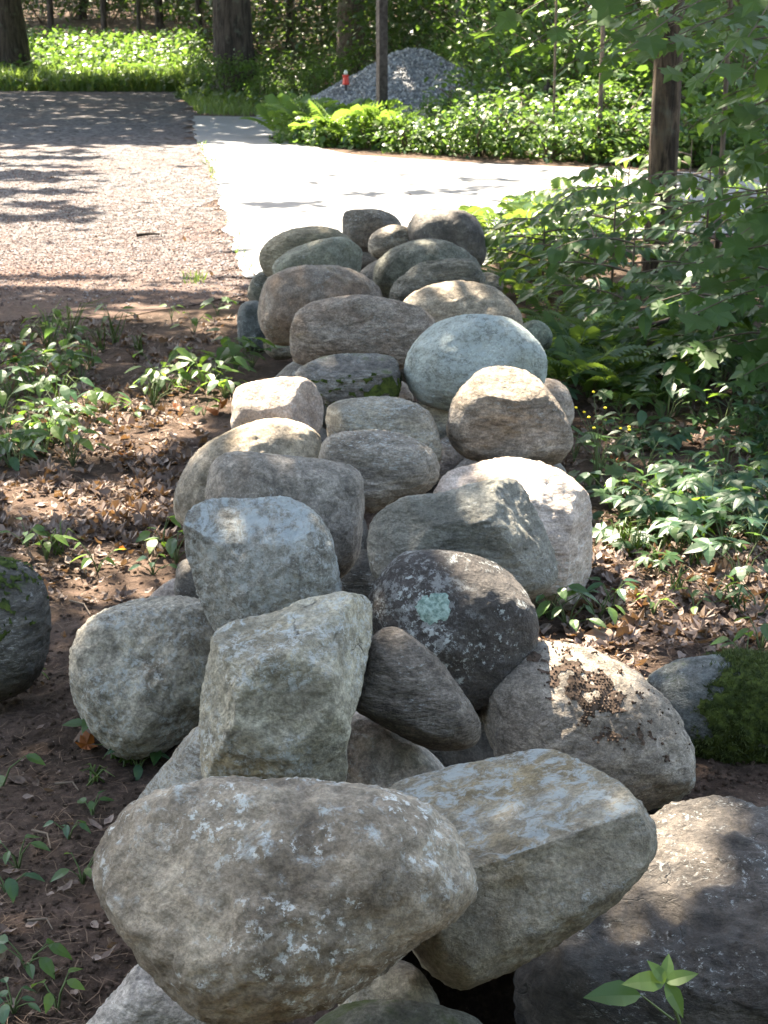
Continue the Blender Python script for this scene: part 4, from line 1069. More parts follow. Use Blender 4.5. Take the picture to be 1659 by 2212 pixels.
for u, Y, s in [(440, 36, .32), (480, 33, .33), (540, 33, .36), (585, 34, .4), (640, 34, .42), (700, 35, .45), (620, 30.5, .28), (560, 31, .25), (680, 31, .3), (430, 38.5, .35), (735, 37, .5)]:
    bush(px(u, Y), Y, s, FOL, 'low green bush', G_WOOD)
for u, Y, s in [(90, 60, 1.1), (160, 62, 1.2), (240, 60, 1.0), (320, 62, 1.2), (390, 58, 1.1), (450, 55, 1.1), (560, 50, 1.2), (640, 48, 1.0), (700, 52, 1.3), (790, 50, 1.2), (850, 46, 1.2), (920, 44, 1.1), (970, 42, 1.1), (1050, 42, 1.2), (1130, 42, 1.4), (1220, 42, 1.4), (1310, 42, 1.4), (1400, 42, 1.4), (1500, 36, 1.3), (1600, 36, 1.3), (1680, 32, 1.3), (830, 38, .8), (880, 36, .8)]:
    bush(px(u, Y), Y, s, FOLD, 'dark shrub', G_WOOD)
n = 26000
P = np.c_[rng.uniform(-34, 34, n), rng.uniform(68, 84, n), rng.uniform(0.8, 13, n)]
P[:, 2] += np.clip((P[:, 1] - 40) / 40, 0, 1) ** 1.2 * 3
V, T = scatter(cv, ct, rand_rots(n, 0.6), rng.uniform(0.35, 0.8, n), P)
tag(obj_np('distant_wood', V, T, M_BUSHD, smooth=False), 'mass of dark leaves far behind the trunks', 'woods', kind='stuff')
n = 15000  # added leaf screen behind the camera, leaves the light coming mostly from above
P = np.c_[rng.uniform(-16, 16, n), rng.uniform(-13, -6.5, n), rng.uniform(0.2, 10, n)]
V, T = scatter(cv, ct, rand_rots(n, 0.6), rng.uniform(0.35, 0.7, n), P)
tag(obj_np('added_leaf_screen', V, T, M_BUSHD, smooth=False), 'unseen mass of leaves added behind the camera to block low sky light', 'woods', kind='stuff')
# ground cover under the bushes
def cover(name, n, quad, size, mat, label, hh=0.25, tilt=0.5):
    """quad: four photo points on the ground"""
    A = [atz(u, v, 0)[:2] for u, v in quad]
    a, b_ = rng.uniform(0, 1, (2, n))
    P = (np.outer((1 - a) * (1 - b_), A[0]) + np.outer(a * (1 - b_), A[1]) + np.outer(a * b_, A[2]) + np.outer((1 - a) * b_, A[3]))
    h = ground_h(P) + np.abs(rng.normal(0, hh, n))
    V, T = scatter(cv, ct, rand_rots(n, tilt), size * rng.uniform(0.6, 1.4, n), np.c_[P, h])
    return tag(obj_np(name, V, T, mat, smooth=False), label, 'ground cover', kind='stuff')
cover('ground_cover', 9000, [(600, 310), (1700, 372), (1900, 120), (640, 150)], 0.11, M_BUSH, 'low leafy growth on the island round the gravel heap', 0.12)
cover('ground_cover', 3500, [(585, 312), (1640, 374), (1640, 350), (600, 285)], 0.075, M_BUSH, 'small leaves trailing at the asphalt edge of the island', 0.06)
cover('ground_cover', 7000, [(380, 215), (640, 250), (760, 120), (420, 140)], 0.13, M_BUSHD, 'shaded low growth along the verge by the furrowed trunk', 0.1)
cover('ground_cover', 3000, [(-300, 178), (110, 178), (60, 130), (-300, 130)], 0.13, M_BUSHD, 'shaded low growth round the massive trunk at far left', 0.12)
# sunny weeds beyond the drive
def blades(n, quad, h, w, mat, name, label):
    A = [np.array(p[:2]) for p in quad]
    a, b_ = rng.uniform(0, 1, (2, n))
    P = (np.outer((1 - a) * (1 - b_), A[0]) + np.outer(a * (1 - b_), A[1]) + np.outer(a * b_, A[2]) + np.outer((1 - a) * b_, A[3]))
    bv = np.array([(-0.5, 0, 0), (0.5, 0, 0), (-0.38, 0.12, 0.5), (0.38, 0.12, 0.5), (0, 0.42, 1.0)]) * np.array([w / h, 1, 1])
    bt = np.array([(0, 1, 3), (0, 3, 2), (2, 3, 4)])
    V, T = scatter(bv, bt, rand_rots(n, 0.28), h * rng.uniform(0.4, 1.3, n), np.c_[P, ground_h(P)])
    return tag(obj_np(name, V, T, mat, smooth=False), label, 'grass', kind='stuff')
wq = [(px(-60, 36.0), 36.0), (px(425, 35.6), 35.6), (px(440, 47), 47), (px(-60, 48), 48)]
blades(16000, wq, 0.42, 0.035, M_GRASS, 'tall_grass', 'bright sunlit tall grass beyond the end of the drive')
n = 9000
a, b_ = rng.uniform(0, 1, (2, n)); A = [np.array(p) for p in wq]
P = (np.outer((1 - a) * (1 - b_), A[0]) + np.outer(a * (1 - b_), A[1]) + np.outer(a * b_, A[2]) + np.outer((1 - a) * b_, A[3]))
V, T = scatter(cv, ct, rand_rots(n, 0.6), rng.uniform(0.08, 0.2, n), np.c_[P, ground_h(P) + rng.uniform(0.1, 0.95, n) * np.clip((P[:, 1] - 35.5) / 6, 0.3, 1)])
tag(obj_np('tall_weeds', V, T, M_BUSH, smooth=False), 'leafy weeds standing in the sunlit grass', 'weeds', kind='stuff')
blades(2500, [g(385, 205), g(430, 248), g(620, 254), g(560, 205)], 0.16, 0.02, M_GRASS, 'verge_grass', 'shaded grass on the verge where the drive forks')
blades(70, [g(480, 480), g(510, 480), g(548, 590), g(525, 590)], 0.05, 0.008, M_GRASS, 'crack_grass', 'thin grass in the joint between gravel and asphalt')
blades(60, [g(428, 312), g(445, 312), g(474, 390), g(458, 390)], 0.09, 0.012, M_GRASS, 'crack_grass', 'taller yellowish grass at the far joint of gravel and asphalt')
blades(60, [g(395, 595), g(440, 595), g(445, 615), g(400, 615)], 0.06, 0.01, M_GRASS, 'crack_grass', 'small tuft of grass on the near edge of the gravel')

# ------------------------------------------------------------------ gravel heap, post, red marker, snag, far stones
hp = np.array([px(885, 27), 27.0, 0])
e = empty('gravel_heap', tuple(hp), 'grey cone shaped heap of crushed gravel behind the post', 'gravel heap')
def heap_h(P):
    r = np.hypot(P[:, 0] * np.where(P[:, 0] < 0, 0.74, 0.64), P[:, 1] * 0.85)
    h = 1.16 * np.clip(1 - r / 1.62, 0, 1)
    h = np.where(r < 0.28, h - 0.55 * (0.28 - r) ** 2 * 2.0, h)
    P3 = np.c_[P, np.zeros(len(P))]
    return h + (h > 0.01) * (0.05 * fbm(P3 * 1.6, 3) + 0.02 * fbm(P3 * 9, 2))
hx, hy = np.meshgrid(np.linspace(-2.8, 2.8, 120), np.linspace(-2.2, 2.2, 100))
HP = np.c_[hx.ravel(), hy.ravel()]
hi = np.arange(len(HP)).reshape(hx.shape)
HQ = np.stack([hi[:-1, :-1], hi[:-1, 1:], hi[1:, 1:], hi[1:, :-1]], -1).reshape(-1, 4)
M_GRAV = simple_mat('crushed_stone', (0.10, 0.105, 0.115), (0.24, 0.245, 0.25), 12)
m, nt, bs = new_mat('gravel_pieces'); b = NB(nt); gg = nt.nodes.new('ShaderNodeNewGeometry')
nt.links.new(b.mix(gg.outputs['Random Per Island'], (0.12, 0.12, 0.125), (0.36, 0.355, 0.35)), bs.inputs['Base Color']); bs.inputs['Roughness'].default_value = 0.9
obj_np('mound', np.c_[HP, heap_h(HP) - 0.03], HQ, M_GRAV, e)
n = 12000
ga, gr = rng.uniform(0, 2 * np.pi, n), 1.95 * np.sqrt(rng.uniform(0, 1, n))
GP = np.c_[gr * np.cos(ga) * 1.3, gr * np.sin(ga)]
iv, it = ico(1)
iv = iv * np.array([1, 0.75, 0.6]) * (1 + 0.25 * rng.normal(size=(len(iv), 1)))
V, T = scatter(iv, it, rand_rots(n, 0.8), rng.uniform(0.012, 0.034, n), np.c_[GP, np.maximum(heap_h(GP) - 0.01, 0.005)])
tag(obj_np('gravel', V, T, m, e, smooth=False), kind='stuff')

def bevel_box(name, sx, sy, sz, mat, parent=None, loc=(0, 0, 0), bev=0.006, z0=0.0):
    bm = bmesh.new(); bmesh.ops.create_cube(bm, size=1)
    for v_ in bm.verts: v_.co = Vector((v_.co.x * sx, v_.co.y * sy, (v_.co.z + 0.5) * sz + z0))
    bmesh.ops.bevel(bm, geom=bm.edges[:], offset=bev, segments=2, affect='EDGES')
    me = bpy.data.meshes.new(name); bm.to_mesh(me); bm.free(); me.materials.append(mat)
    o = bpy.data.objects.new(name, me); o.location = loc
    return link(o, parent)
M_POST = simple_mat('dark_weathered_wood', (0.016, 0.014, 0.014), (0.05, 0.045, 0.045), 14)
po = bevel_box('post', 0.115, 0.115, 3.2, M_POST, loc=(px(825, 20.5), 20.5, -0.05))
po.rotation_euler = (0, 0, math.radians(24))
tag(po, 'square dark wooden post standing in the ferns before the gravel heap', 'post')
M_RED = plain('red_plastic', (0.60, 0.03, 0.015), 0.4, 0.5)
rp = atY(747, 183, 26.2)
e = empty('red_marker', tuple(rp), 'small red marker standing on the left flank of the gravel heap', 'marker')
def lathe(prof, sides=16):
    V = [(r * math.cos(t), r * math.sin(t), z) for r, z in prof for t in np.arange(sides) * 2 * np.pi / sides]
    T = [(i * sides + j, i * sides + (j + 1) % sides, (i + 1) * sides + (j + 1) % sides, (i + 1) * sides + j) for i in range(len(prof) - 1) for j in range(sides)]
    return np.array(V), np.array(T)
obj_np('body', *lathe([(0.0, 0), (0.055, 0), (0.055, 0.02), (0.046, 0.11), (0.044, 0.13), (0.062, 0.15), (0.0, 0.155)]), M_RED, e)
obj_np('cap', *lathe([(0.0, 0.156), (0.03, 0.156), (0.034, 0.19), (0.02, 0.22), (0.0, 0.225)]), plain('white_plastic', (0.6, 0.6, 0.5)), e)
obj_np('stake', *lathe([(0.0, -0.7), (0.018, -0.69), (0.018, -0.002), (0.0, -0.001)], 8), M_POST, e)
sp = np.array([px(1176, 21.5), 21.5, 0])
e = empty('tree_stump', tuple(sp), 'dark broken snag with a stub, standing in sunlit bushes', 'stump')
V, T = trunk_mesh(0.72, 0.045, 0.06, (0.12, 0), 77, flare=0.2, sides=14, rings=20, rough=0.2); obj_np('trunk', V, T, M_BARKD, e)
V, T = tube([([(0.07, 0, 0.5), (0.16, 0, 0.52), (0.19, 0, 0.62)], [0.05, 0.04, 0.015]), ([(0.08, 0, 0.6), (0.07, -0.02, 0.8)], [0.05, 0.02])], 7); obj_np('branch_stub', V, T, M_BARKD, e)
for u, Y, r, lb in [(1305, 18.4, 0.026, 'thin straight grey sapling stem rising from the bushes, nearer the brown trunk'), (1203, 18.8, 0.015, 'very thin sapling stem beside the broken snag'), (1580, 9.4, 0.016, 'thin dark sapling stem right of the brown trunk')]:
    e = empty('sapling', (px(u, Y), Y, 0), lb, 'sapling', 'thin sapling stems')
    V, T = trunk_mesh(5.0, r, r * 0.5, (-0.008, 0), int(u), flare=0.2, sides=10, rings=24); obj_np('trunk', V, T, M_BARK, e)
    tv, tt_ = scatter(cv, ct, rand_rots(260, 0.5), rng.uniform(0.07, 0.13, 260), np.c_[rng.normal(0, 0.5, 260), rng.normal(0, 0.5, 260), rng.uniform(2.6, 5.2, 260)])
    tag(obj_np('crown', tv, tt_, M_CROWN, e, smooth=False), kind='stuff')
boulder('far_pale', [(112, 148), (118, 132), (140, 124), (158, 130), (160, 148), (140, 158), (118, 157)], 'g', 'pale sunlit stone at the edge of the far weeds', mm(PINK, base=(0.4, 0.37, 0.34)), sub=4, group='stones at the end of the drive')
boulder('far_dark', [(58, 158), (66, 128), (88, 120), (112, 135), (118, 160), (95, 170), (65, 170)], 'g', 'dark stone at the foot of the massive left trunk', mm(DARK), sub=4, group='stones at the end of the drive')

# ------------------------------------------------------------------ undergrowth right of the pile
GR = 'saplings and shrubs right of the pile'
# tall sapling outside the right edge with drooping leafy branches reaching into view
br = []
for h0, n_, L in [(0.35, 4, .75), (0.55, 4, .8), (0.75, 4, .85), (0.95, 4, .85), (1.15, 4, .9), (1.35, 4, .95), (1.55, 5, 1.2), (1.75, 5, 1.5), (1.92, 4, 1.6)]:
    for i in range(n_):
        a = math.pi + (i - (n_ - 1) / 2) * 0.55 + rnd(-0.2, 0.2)
        LL = min(L, 0.62) if 0.85 < h0 < 1.5 else L
        br.append((h0 + rnd(-0.06, 0.06), (LL * rnd(0.75, 1.1) * math.cos(a), L * 0.9 * math.sin(a), rnd(1.34, 1.58) if h0 > 1.5 else h0 * 0.93 - 0.06 + rnd(-0.06, 0.04)), 'lobed', int((10 if h0 < 1.5 else 6) + 4 * L), rnd(0.115, 0.145)))
sapling(1.98, 6.3, 2.6, br[:19], 'tall maple like sapling at the right edge, lower leafy boughs', lean=(-0.02, 0), rad=0.02)
sapling(2.02, 6.7, 2.7, br[19:], 'tall maple like sapling reaching over the view from the right edge', lean=(-0.02, 0), rad=0.02)
br = []
for h0, n_, L in [(0.4, 4, .8), (0.7, 4, .9), (1.0, 4, 1.0), (1.3, 4, 1.05), (1.55, 4, 1.2), (1.8, 4, 1.4)]:
    for i in range(n_):
        a = math.pi + (i - (n_ - 1) / 2) * 0.6 + rnd(-0.2, 0.2)
        LL = min(L, 0.6) if 0.75 < h0 < 1.5 else L
        br.append((h0 + rnd(-0.06, 0.06), (LL * rnd(0.75, 1.1) * math.cos(a), L * 0.9 * math.sin(a), rnd(1.25, 1.56) if h0 > 1.5 else h0 * 0.95 - 0.04), random.choice(['ovate', 'ovate', 'lobed']), int((10 if h0 < 1.5 else 5) + 5 * L), rnd(0.10, 0.13)))
sapling(2.3, 8.0, 2.4, br, 'broad leaved sapling behind the brown trunk at the right', lean=(-0.01, 0), rad=0.018)
for (x, y, H, lb, kind, nb, L, nl, leaf, dirx) in [
    (1.75, 8.6, 0.95, 'bushy sapling round the foot of the brown trunk', 'ovate', 9, 0.75, 20, 0.105, -0.5),
    (1.35, 9.3, 0.75, 'sapling with flat leaf sprays at the edge of the asphalt', 'ovate', 8, 0.7, 20, 0.10, -0.3),
    (1.25, 7.9, 0.6, 'low sapling with wide dark leaves right of the far end of the pile', 'ovate', 8, 0.6, 18, 0.105, -0.2),
    (1.9, 7.3, 0.7, 'dense low sapling beside the fallen branch', 'lobed', 8, 0.65, 18, 0.11, -0.4),
    (0.95, 9.4, 0.5, 'small leafy shrub against the right far boulders', 'ovate', 7, 0.5, 18, 0.085, -0.1),
    (1.15, 8.6, 0.5, 'small shrub with shiny leaves beside the far boulders', 'ovateb', 7, 0.5, 18, 0.09, 0),
    (2.3, 9.6, 1.0, 'shrub right of the brown trunk, lit from behind', 'ovatey', 9, 0.75, 20, 0.10, -0.3),
    (1.62, 10.6, 0.7, 'shrub at the asphalt edge behind the brown trunk', 'ovate', 8, 0.6, 20, 0.095, -0.3),
    (2.1, 11.0, 0.8, 'sunlit shrub right behind the brown trunk', 'ovatey', 8, 0.7, 18, 0.095, -0.2),
    (1.75, 6.6, 0.5, 'low leafy shrub at the right edge above the creepers', 'lobed', 8, 0.5, 16, 0.105, -0.2),
    (2.55, 8.9, 1.3, 'tall shrub between brown trunk and the right edge', 'ovate', 10, 0.8, 20, 0.11, -0.3), (2.0, 9.0, 0.6, 'low spreading shrub right of the brown trunk', 'ovateb', 9, 0.7, 20, 0.11, -0.2), (1.5, 7.0, 0.45, 'low shrub with flat dark leaves above the ferns', 'ovate', 8, 0.55, 18, 0.1, -0.2),
    (0.75, 10.2, 0.4, 'little shrub right behind the last boulder', 'ovate', 6, 0.4, 16, 0.08, 0.2)]:
    br = []
    for i in range(nb):
        a = i * 2.4 + rnd(-0.3, 0.3); h0 = H * (0.3 + 0.65 * i / nb)
        br.append((h0, (L * math.cos(a) + dirx * 0.3, L * 0.8 * math.sin(a), h0 * 0.9 + rnd(-0.03, 0.12)), kind, nl, leaf))
    sapling(x, y, H, br, lb, rad=0.009)
# ferns
GF = 'ferns right of the pile'
for (u, v, n, L) in [(1235, 770, 9, 0.34), (1310, 765, 9, 0.36), (1210, 850, 8, 0.34), (1390, 790, 9, 0.34), (1270, 860, 9, 0.30), (1180, 800, 7, 0.28), (1480, 810, 9, 0.32), (1080, 560, 8, 0.5), (1160, 500, 9, 0.55), (1230, 470, 8, 0.55), (1300, 480, 8, 0.5), (1060, 520, 8, 0.5), (1350, 880, 8, 0.26), (1100, 600, 9, .4), (1150, 570, 9, .42), (1200, 545, 9, .45), (1090, 640, 8, .35), (1140, 660, 8, .33), (1190, 630, 9, .38), (1250, 610, 9, .4), (1240, 520, 9, .45), (1130, 530, 8, .5), (1320, 540, 8, .45), (1290, 690, 8, .34), (1190, 720, 8, .3), (1260, 800, 9, .34), (1340, 830, 9, .3)]:
    p = atz(u, v, 0)
    fern(p[0], p[1], 'frond', n, L * (1.3 if v > 680 else 1.0), 'green fern with arching fronds', GF)
GI = 'ferns on the island beyond the drive'
for (u, v, n, L) in [(610, 300, 9, 0.75), (660, 310, 10, 0.8), (720, 318, 9, 0.7), (790, 322, 10, 0.8), (850, 325, 9, 0.7), (640, 285, 9, 0.8), (930, 330, 8, 0.6), (760, 300, 9, 0.8)]:
    p = atz(u, v, 0)
    fern(p[0], p[1] + 0.2, 'frondy', n, L, 'yellow green bracken fern in sun', GI, lean=1.0)
# creepers and herbs
GH = 'low plants right of the pile'
for i in range(64):
    v = rnd(800, 1180); u = rnd(1330 + (v - 800) * 0.12, 1720)
    if v > 980 and u < 1450 and random.random() < 0.6: continue
    p = atz(u, v, 0)
    herb(p[0], p[1], random.choice(['palm', 'palm', 'palmy', 'ovateb']), random.randint(4, 8), rnd(0.08, 0.22), rnd(0.055, 0.085), 'low creeper with five fingered leaves', GH)
for i in range(34):
    v = rnd(900, 1200); u = rnd(1300 + (v - 900) * 0.1, 1690)
    p = atz(u, v, 0)
    herb(p[0], p[1], random.choice(['palmy', 'ovate', 'ovateb', 'palm', 'lobed']), random.randint(4, 7), rnd(0.07, 0.16), rnd(0.05, 0.085), 'leafy low herb', GH)
for i in range(40):
    v = rnd(600, 900); u = rnd(1200, 1700)
    p = atz(u, v, 0)
    herb(p[0], p[1], random.choice(['palm', 'ovate', 'ovateb', 'palmy']), random.randint(4, 8), rnd(0.08, 0.2), rnd(0.06, 0.10), 'shaded leafy plant in the undergrowth', GH)
for (u, v, k, n, h, s) in [(1490, 880, 'ovateb', 9, .24, .1), (1560, 860, 'ovateb', 8, .22, .09), (1440, 920, 'ovateb', 7, .2, .1), (1320, 1090, 'ovateb', 5, .16, .09), (1350, 1110, 'palmy', 5, .14, .07), (1390, 1150, 'palmy', 6, .12, .06), (1430, 1190, 'palm', 6, .12, .06), (1190, 1340, 'ovate', 10, .14, .06), (1225, 1360, 'ovate', 9, .12, .055), (1290, 1345, 'ovatey', 6, .12, .055), (1320, 1330, 'ovateb', 5, .1, .05), (1410, 1340, 'ovatey', 5, .06, .04), (1500, 1330, 'ovatey', 4, .07, .045), (1540, 1310, 'ovate', 5, .1, .05), (1420, 1250, 'palmy', 5, .08, .05), (1600, 1260, 'palm', 7, .16, .07), (1630, 1180, 'palm', 8, .2, .08), (1560, 1210, 'palm', 7, .15, .07), (1640, 1340, 'ovate', 6, .1, .06), (1610, 1450, 'ovate', 5, .09, .05), (1570, 1640, 'lobedy', 2, .12, .05), (1640, 1420, 'ovate', 6, .1, .05), (1240, 1000, 'lobed', 4, .12, .1), (1300, 1010, 'lobed', 4, .12, .09), (1270, 1060, 'lobed', 4, .1, .08)]:
    p = atz(u, v, 0)
    herb(p[0], p[1], k, n, h, s, 'leafy plant in the sunny litter', GH)
# left side
GL = 'low plants left of the pile'
for (u, v, k, n, h, s) in [(440, 850, 'ovatey', 9, .15, .085), (400, 845, 'ovatey', 7, .12, .08), (470, 835, 'ovate', 9, .16, .09), (510, 810, 'ovate', 9, .17, .1), (545, 800, 'lobed', 8, .16, .11), (360, 850, 'ovate', 6, .12, .08), (440, 895, 'ovatey', 4, .08, .07), (185, 885, 'ovatey', 7, .14, .09), (120, 830, 'ovate', 8, .18, .08), (140, 790, 'ovateb', 8, .2, .085), (60, 940, 'ovatey', 7, .16, .08), (95, 980, 'ovatey', 8, .16, .085), (40, 1000, 'ovate', 7, .14, .08), (130, 955, 'ovateb', 6, .12, .08), (20, 920, 'ovate', 7, .14, .08), (160, 920, 'ovatey', 5, .08, .06), (230, 880, 'ovateb', 6, .1, .07), (290, 900, 'ovate', 5, .08, .06), (350, 1170, 'ovatey', 6, .12, .065), (380, 1200, 'ovate', 6, .1, .06), (210, 1225, 'ovatey', 5, .1, .055), (100, 1215, 'ovatey', 6, .1, .055), (60, 1195, 'ovate', 5, .09, .05), (330, 1230, 'ovateb', 5, .07, .045), (230, 1620, 'ovate', 5, .1, .06), (345, 1640, 'ovate', 5, .1, .055), (300, 1660, 'ovateb', 5, .08, .045), (60, 1470, 'ovate', 4, .06, .035), (200, 1760, 'ovate', 4, .05, .03), (150, 1830, 'ovateb', 5, .05, .03), (180, 1920, 'ovate', 5, .06, .035), (40, 1880, 'ovate', 5, .07, .04), (15, 1930, 'ovateb', 6, .06, .04), (60, 2110, 'ovate', 6, .07, .04), (125, 2190, 'ovatey', 4, .08, .045), (30, 2200, 'ovateb', 7, .05, .035), (5, 1700, 'ovate', 3, .09, .06), (420, 720, 'ovatey', 5, .12, .07), (370, 690, 'ovatey', 4, .1, .06), (470, 680, 'lobed', 5, .12, .09), (240, 700, 'ovate', 6, .12, .07), (100, 720, 'ovatey', 6, .16, .07), (500, 760, 'ovate', 6, .12, .08)]:
    p = atz(u, v, 0)
    herb(p[0], p[1], k, n, h, s, 'green leafy seedling', GL)
def tuft(u, v, n, h, label, group, mat=M_GRASS, w=0.006):
    p = atz(u, v, 0); z = gz(p[0], p[1])
    e = plant_root('grass_tuft', p[0], p[1], label, 'grass', group, z)
    paths = []
    for i in range(n):
        a = rnd(0, 6.28); r = h * rnd(0.25, 0.9); hh = h * rnd(0.5, 1)
        paths.append(([(rnd(-.02, .02), rnd(-.02, .02), 0), (r * 0.4 * math.cos(a), r * 0.4 * math.sin(a), hh * 0.8), (r * math.cos(a), r * math.sin(a), hh * rnd(0.5, 1.0))], [w * 0.5, w * 0.4, w * 0.1]))
    V, T = tube(paths, 3)
    tag(obj_np('blades', V, T, mat, e), kind='stuff')
for i in range(26):
    u, v = (rnd(0, 260), rnd(740, 1010)) if i < 22 else (rnd(330, 570), rnd(780, 880))
    p = atz(u, v, 0)
    herb(p[0], p[1], random.choice(['ovate', 'ovatey', 'ovatey', 'ovateb', 'lobedy', 'palmy']), random.randint(5, 9), rnd(0.09, 0.2), rnd(0.05, 0.09), 'broad leaved weed', GL)
for (u, v, n, h) in [(110, 760, 16, .26), (150, 740, 12, .3), (220, 760, 12, .2), (250, 740, 10, .2), (80, 840, 14, .22), (130, 880, 12, .2), (300, 770, 10, .16), (330, 860, 10, .14), (30, 860, 10, .2), (200, 800, 12, .2)]:
    tuft(u, v, n, h, 'tuft of thin grass in the litter', 'grass tufts left of the pile')
for (u, v, n, h) in [(1340, 1180, 14, .12), (1370, 1200, 14, .12), (1420, 1230, 10, .1), (1500, 1220, 12, .1), (1460, 1300, 10, .08), (1590, 1330, 12, .1), (130, 1200, 8, .12), (210, 1700, 10, .06), (250, 1640, 16, .09), (270, 1650, 14, .08), (1540, 2140, 6, .08), (1600, 2170, 6, .1)]:
    tuft(u, v, n, h, 'wispy tuft of grass', 'wispy grass tufts')
# the bright sprig by the ledge
zs = 0.36
rt = atz(1475, 2300, 0.2)
e = plant_root('seedling', rt[0], rt[1], 'bright yellow green sunlit sprig in front of the dark ledge', 'seedling', None, rt[2])
hub = Vector(atz(1437, 2122, zs)) - Vector(rt)
V, T = tube([([(0, 0, 0), tuple(hub * 0.6 + Vector((0.01, 0, -0.01))), tuple(hub)], [0.003, 0.0025, 0.0015]), ([tuple(hub * 0.55), tuple(Vector(atz(1385, 2150, zs - 0.03)) - Vector(rt))], [0.002, 0.001])], 5)
obj_np('stem', V, T, M_STEM, e)
for (u, v, s, kk, dz) in [(1447, 2062, .040, 'ovatey', .03), (1500, 2098, .042, 'ovatey', .02), (1362, 2112, .046, 'ovatey', .015), (1482, 2190, .050, 'ovatey', -.03), (1415, 2080, .038, 'ovatey', .03)]:
    d = Vector(atz(u, v, zs + dz)) - Vector(rt) - hub
    add_leaf(e, kk, hub, d, (0.1, -0.6, 1), d.length * 1.05)
a0 = Vector(atz(1385, 2150, zs - 0.03)) - Vector(rt); d = Vector(atz(1264, 2146, zs - 0.02)) - Vector(rt) - a0
add_leaf(e, 'ovate', a0, d, (0.1, -0.5, 1), d.length)
# yellow flowered weeds
def flower_weed(u, v, h, n, label):
    p = atz(u, v, 0)
    e = plant_root('flowering_weed', p[0], p[1], label, 'flower', 'yellow flowered weeds')
    tips = [(rnd(-.35, .35) * h, rnd(-.3, .3) * h, h * rnd(0.65, 1.05)) for _ in range(n)]
    V, T = tube([([(0, 0, 0), (t[0] * 0.2, t[1] * 0.2, t[2] * 0.6), t], [0.002, 0.0014, 0.0008]) for t in tips], 4)
    obj_np('stem', V, T, M_STEM, e)
    for t in tips:
        obj_np('flower', ico(1)[0] * np.array([0.006, 0.006, 0.004]), ico(1)[1], M_YEL, e, loc=t)
    for t in tips[:4]:
        add_leaf(e, 'ovate', (t[0] * 0.3, t[1] * 0.3, t[2] * 0.6), (t[0], t[1], 0.02), (0, -0.3, 1), 0.03)
M_YEL = plain('yellow_petal', (0.75, 0.60, 0.03))
flower_weed(1290, 1060, 0.34, 10, 'tall thin weed with tiny yellow flowers beside the sunlit pink boulder')
flower_weed(1425, 1745, 0.13, 12, 'low weed with yellow flowers before the soil caked boulder')
flower_weed(1330, 1725, 0.10, 7, 'sparse yellow flowered weed between wedge boulder and soil caked boulder')
# fallen branch and log in the undergrowth
def stick(name, pts, r, label, cat, mat=M_TWIG, group=None):
    P = np.array(pts); c = P[0]
    n = len(P); rr = [r * (1 - 0.5 * i / (n - 1)) for i in range(n)]
    V, T = tube([(P - c, rr)], 8)
    V = V + 0.15 * r * fbm(V * 30, 3)[:, None] * np.array([1, 1, 1])
    o = obj_np(name, V, T, mat, loc=tuple(c))
    tag(o, label, cat, group)
stick('fallen_log', [atz(1390, 770, .06), atz(1480, 762, .08), atz(1600, 752, .08), atz(1750, 745, .08)], 0.085, 'mossy brown log lying in the undergrowth at right', 'log', M_BARK)
stick('fallen_branch', [atz(1180, 760, .05), atz(1280, 735, .12), atz(1400, 705, .22), atz(1560, 655, .35), atz(1700, 600, .45)], 0.016, 'dark fallen branch slanting through the undergrowth at right', 'branch', M_BARKD)
stick('stick', [g(296, 514) + np.array([0, 0, .02]), g(322, 512) + np.array([0, 0, .025]), g(345, 511) + np.array([0, 0, .02])], 0.014, 'short dark stick lying on the gravel drive', 'stick', M_BARKD)
for i, (u, v, du, dv, lb) in enumerate([(1340, 1190, 50, -14, 'thin pale twig in the litter right of pink boulder'), (1310, 1140, 36, 30, 'curved twig beside the pink boulder'), (230, 1340, 60, 20, 'pale twig on soil above the rounded grey boulder'), (150, 1290, 45, 30, 'thin twig behind the mossy left edge boulder'), (260, 1070, 70, -18, 'bent twig on the sunlit litter'), (120, 1700, 50, 14, 'dark twig on the bare soil at left'), (70, 1800, 40, 40, 'curved rootlet on bare soil at left'), (1420, 1195, 60, -10, 'straight pale stick in the sunlit litter right'), (60, 2000, 55, 20, 'thin twig on dark soil at bottom left')]):
    a, c = atz(u, v, .012), atz(u + du, v + dv, .012)
    z = 0.008 + max(gz(a[0], a[1]), gz(c[0], c[1]))
    a[2] = z; c[2] = z; mid = (a + c) / 2 + np.array([0.01, 0.012, 0.006])
    stick('twig', [a, mid, c], 0.003, lb, 'twig', M_TWIG, 'fallen twigs')

# ------------------------------------------------------------------ litter
def on_ground(us, vs):
    P = np.array([atz(u, v, 0)[:2] for u, v in zip(us, vs)])
    return np.c_[P, ground_h(P)]
def litter(name, n, ulo, uhi, vlo, vhi, size, label, mat, base, tilt=0.35, zz=0.01, gate=None):
    us, vs = rng.uniform(ulo, uhi, n), rng.uniform(vlo, vhi, n)
    P = on_ground(us, vs)
    if gate is not None:
        ok = gate(us, vs, P); P = P[ok]
    P[:, 2] += zz * rng.uniform(0.3, 1.5, len(P))
    V, T = scatter(base[0], base[1], rand_rots(len(P), tilt), size * rng.uniform(0.3, 1.4, len(P)), P)
    tag(obj_np(name, V, T, mat, smooth=False), label, 'leaf litter', kind='stuff')
dl = lobed(-0.4, 4, 1.0); dl2 = ovate(0.5, -0.35, 0.4, wav=0.05)
patchy = lambda thr: (lambda us, vs, P: fbm(np.c_[P[:, :2] * 2.2, np.zeros(len(P))], 3) > thr)
litter('leaf_litter', 1500, -250, 480, 700, 1190, 0.055, 'brown leaf litter left of the pile', M_DRYI, dl, gate=patchy(-0.12))
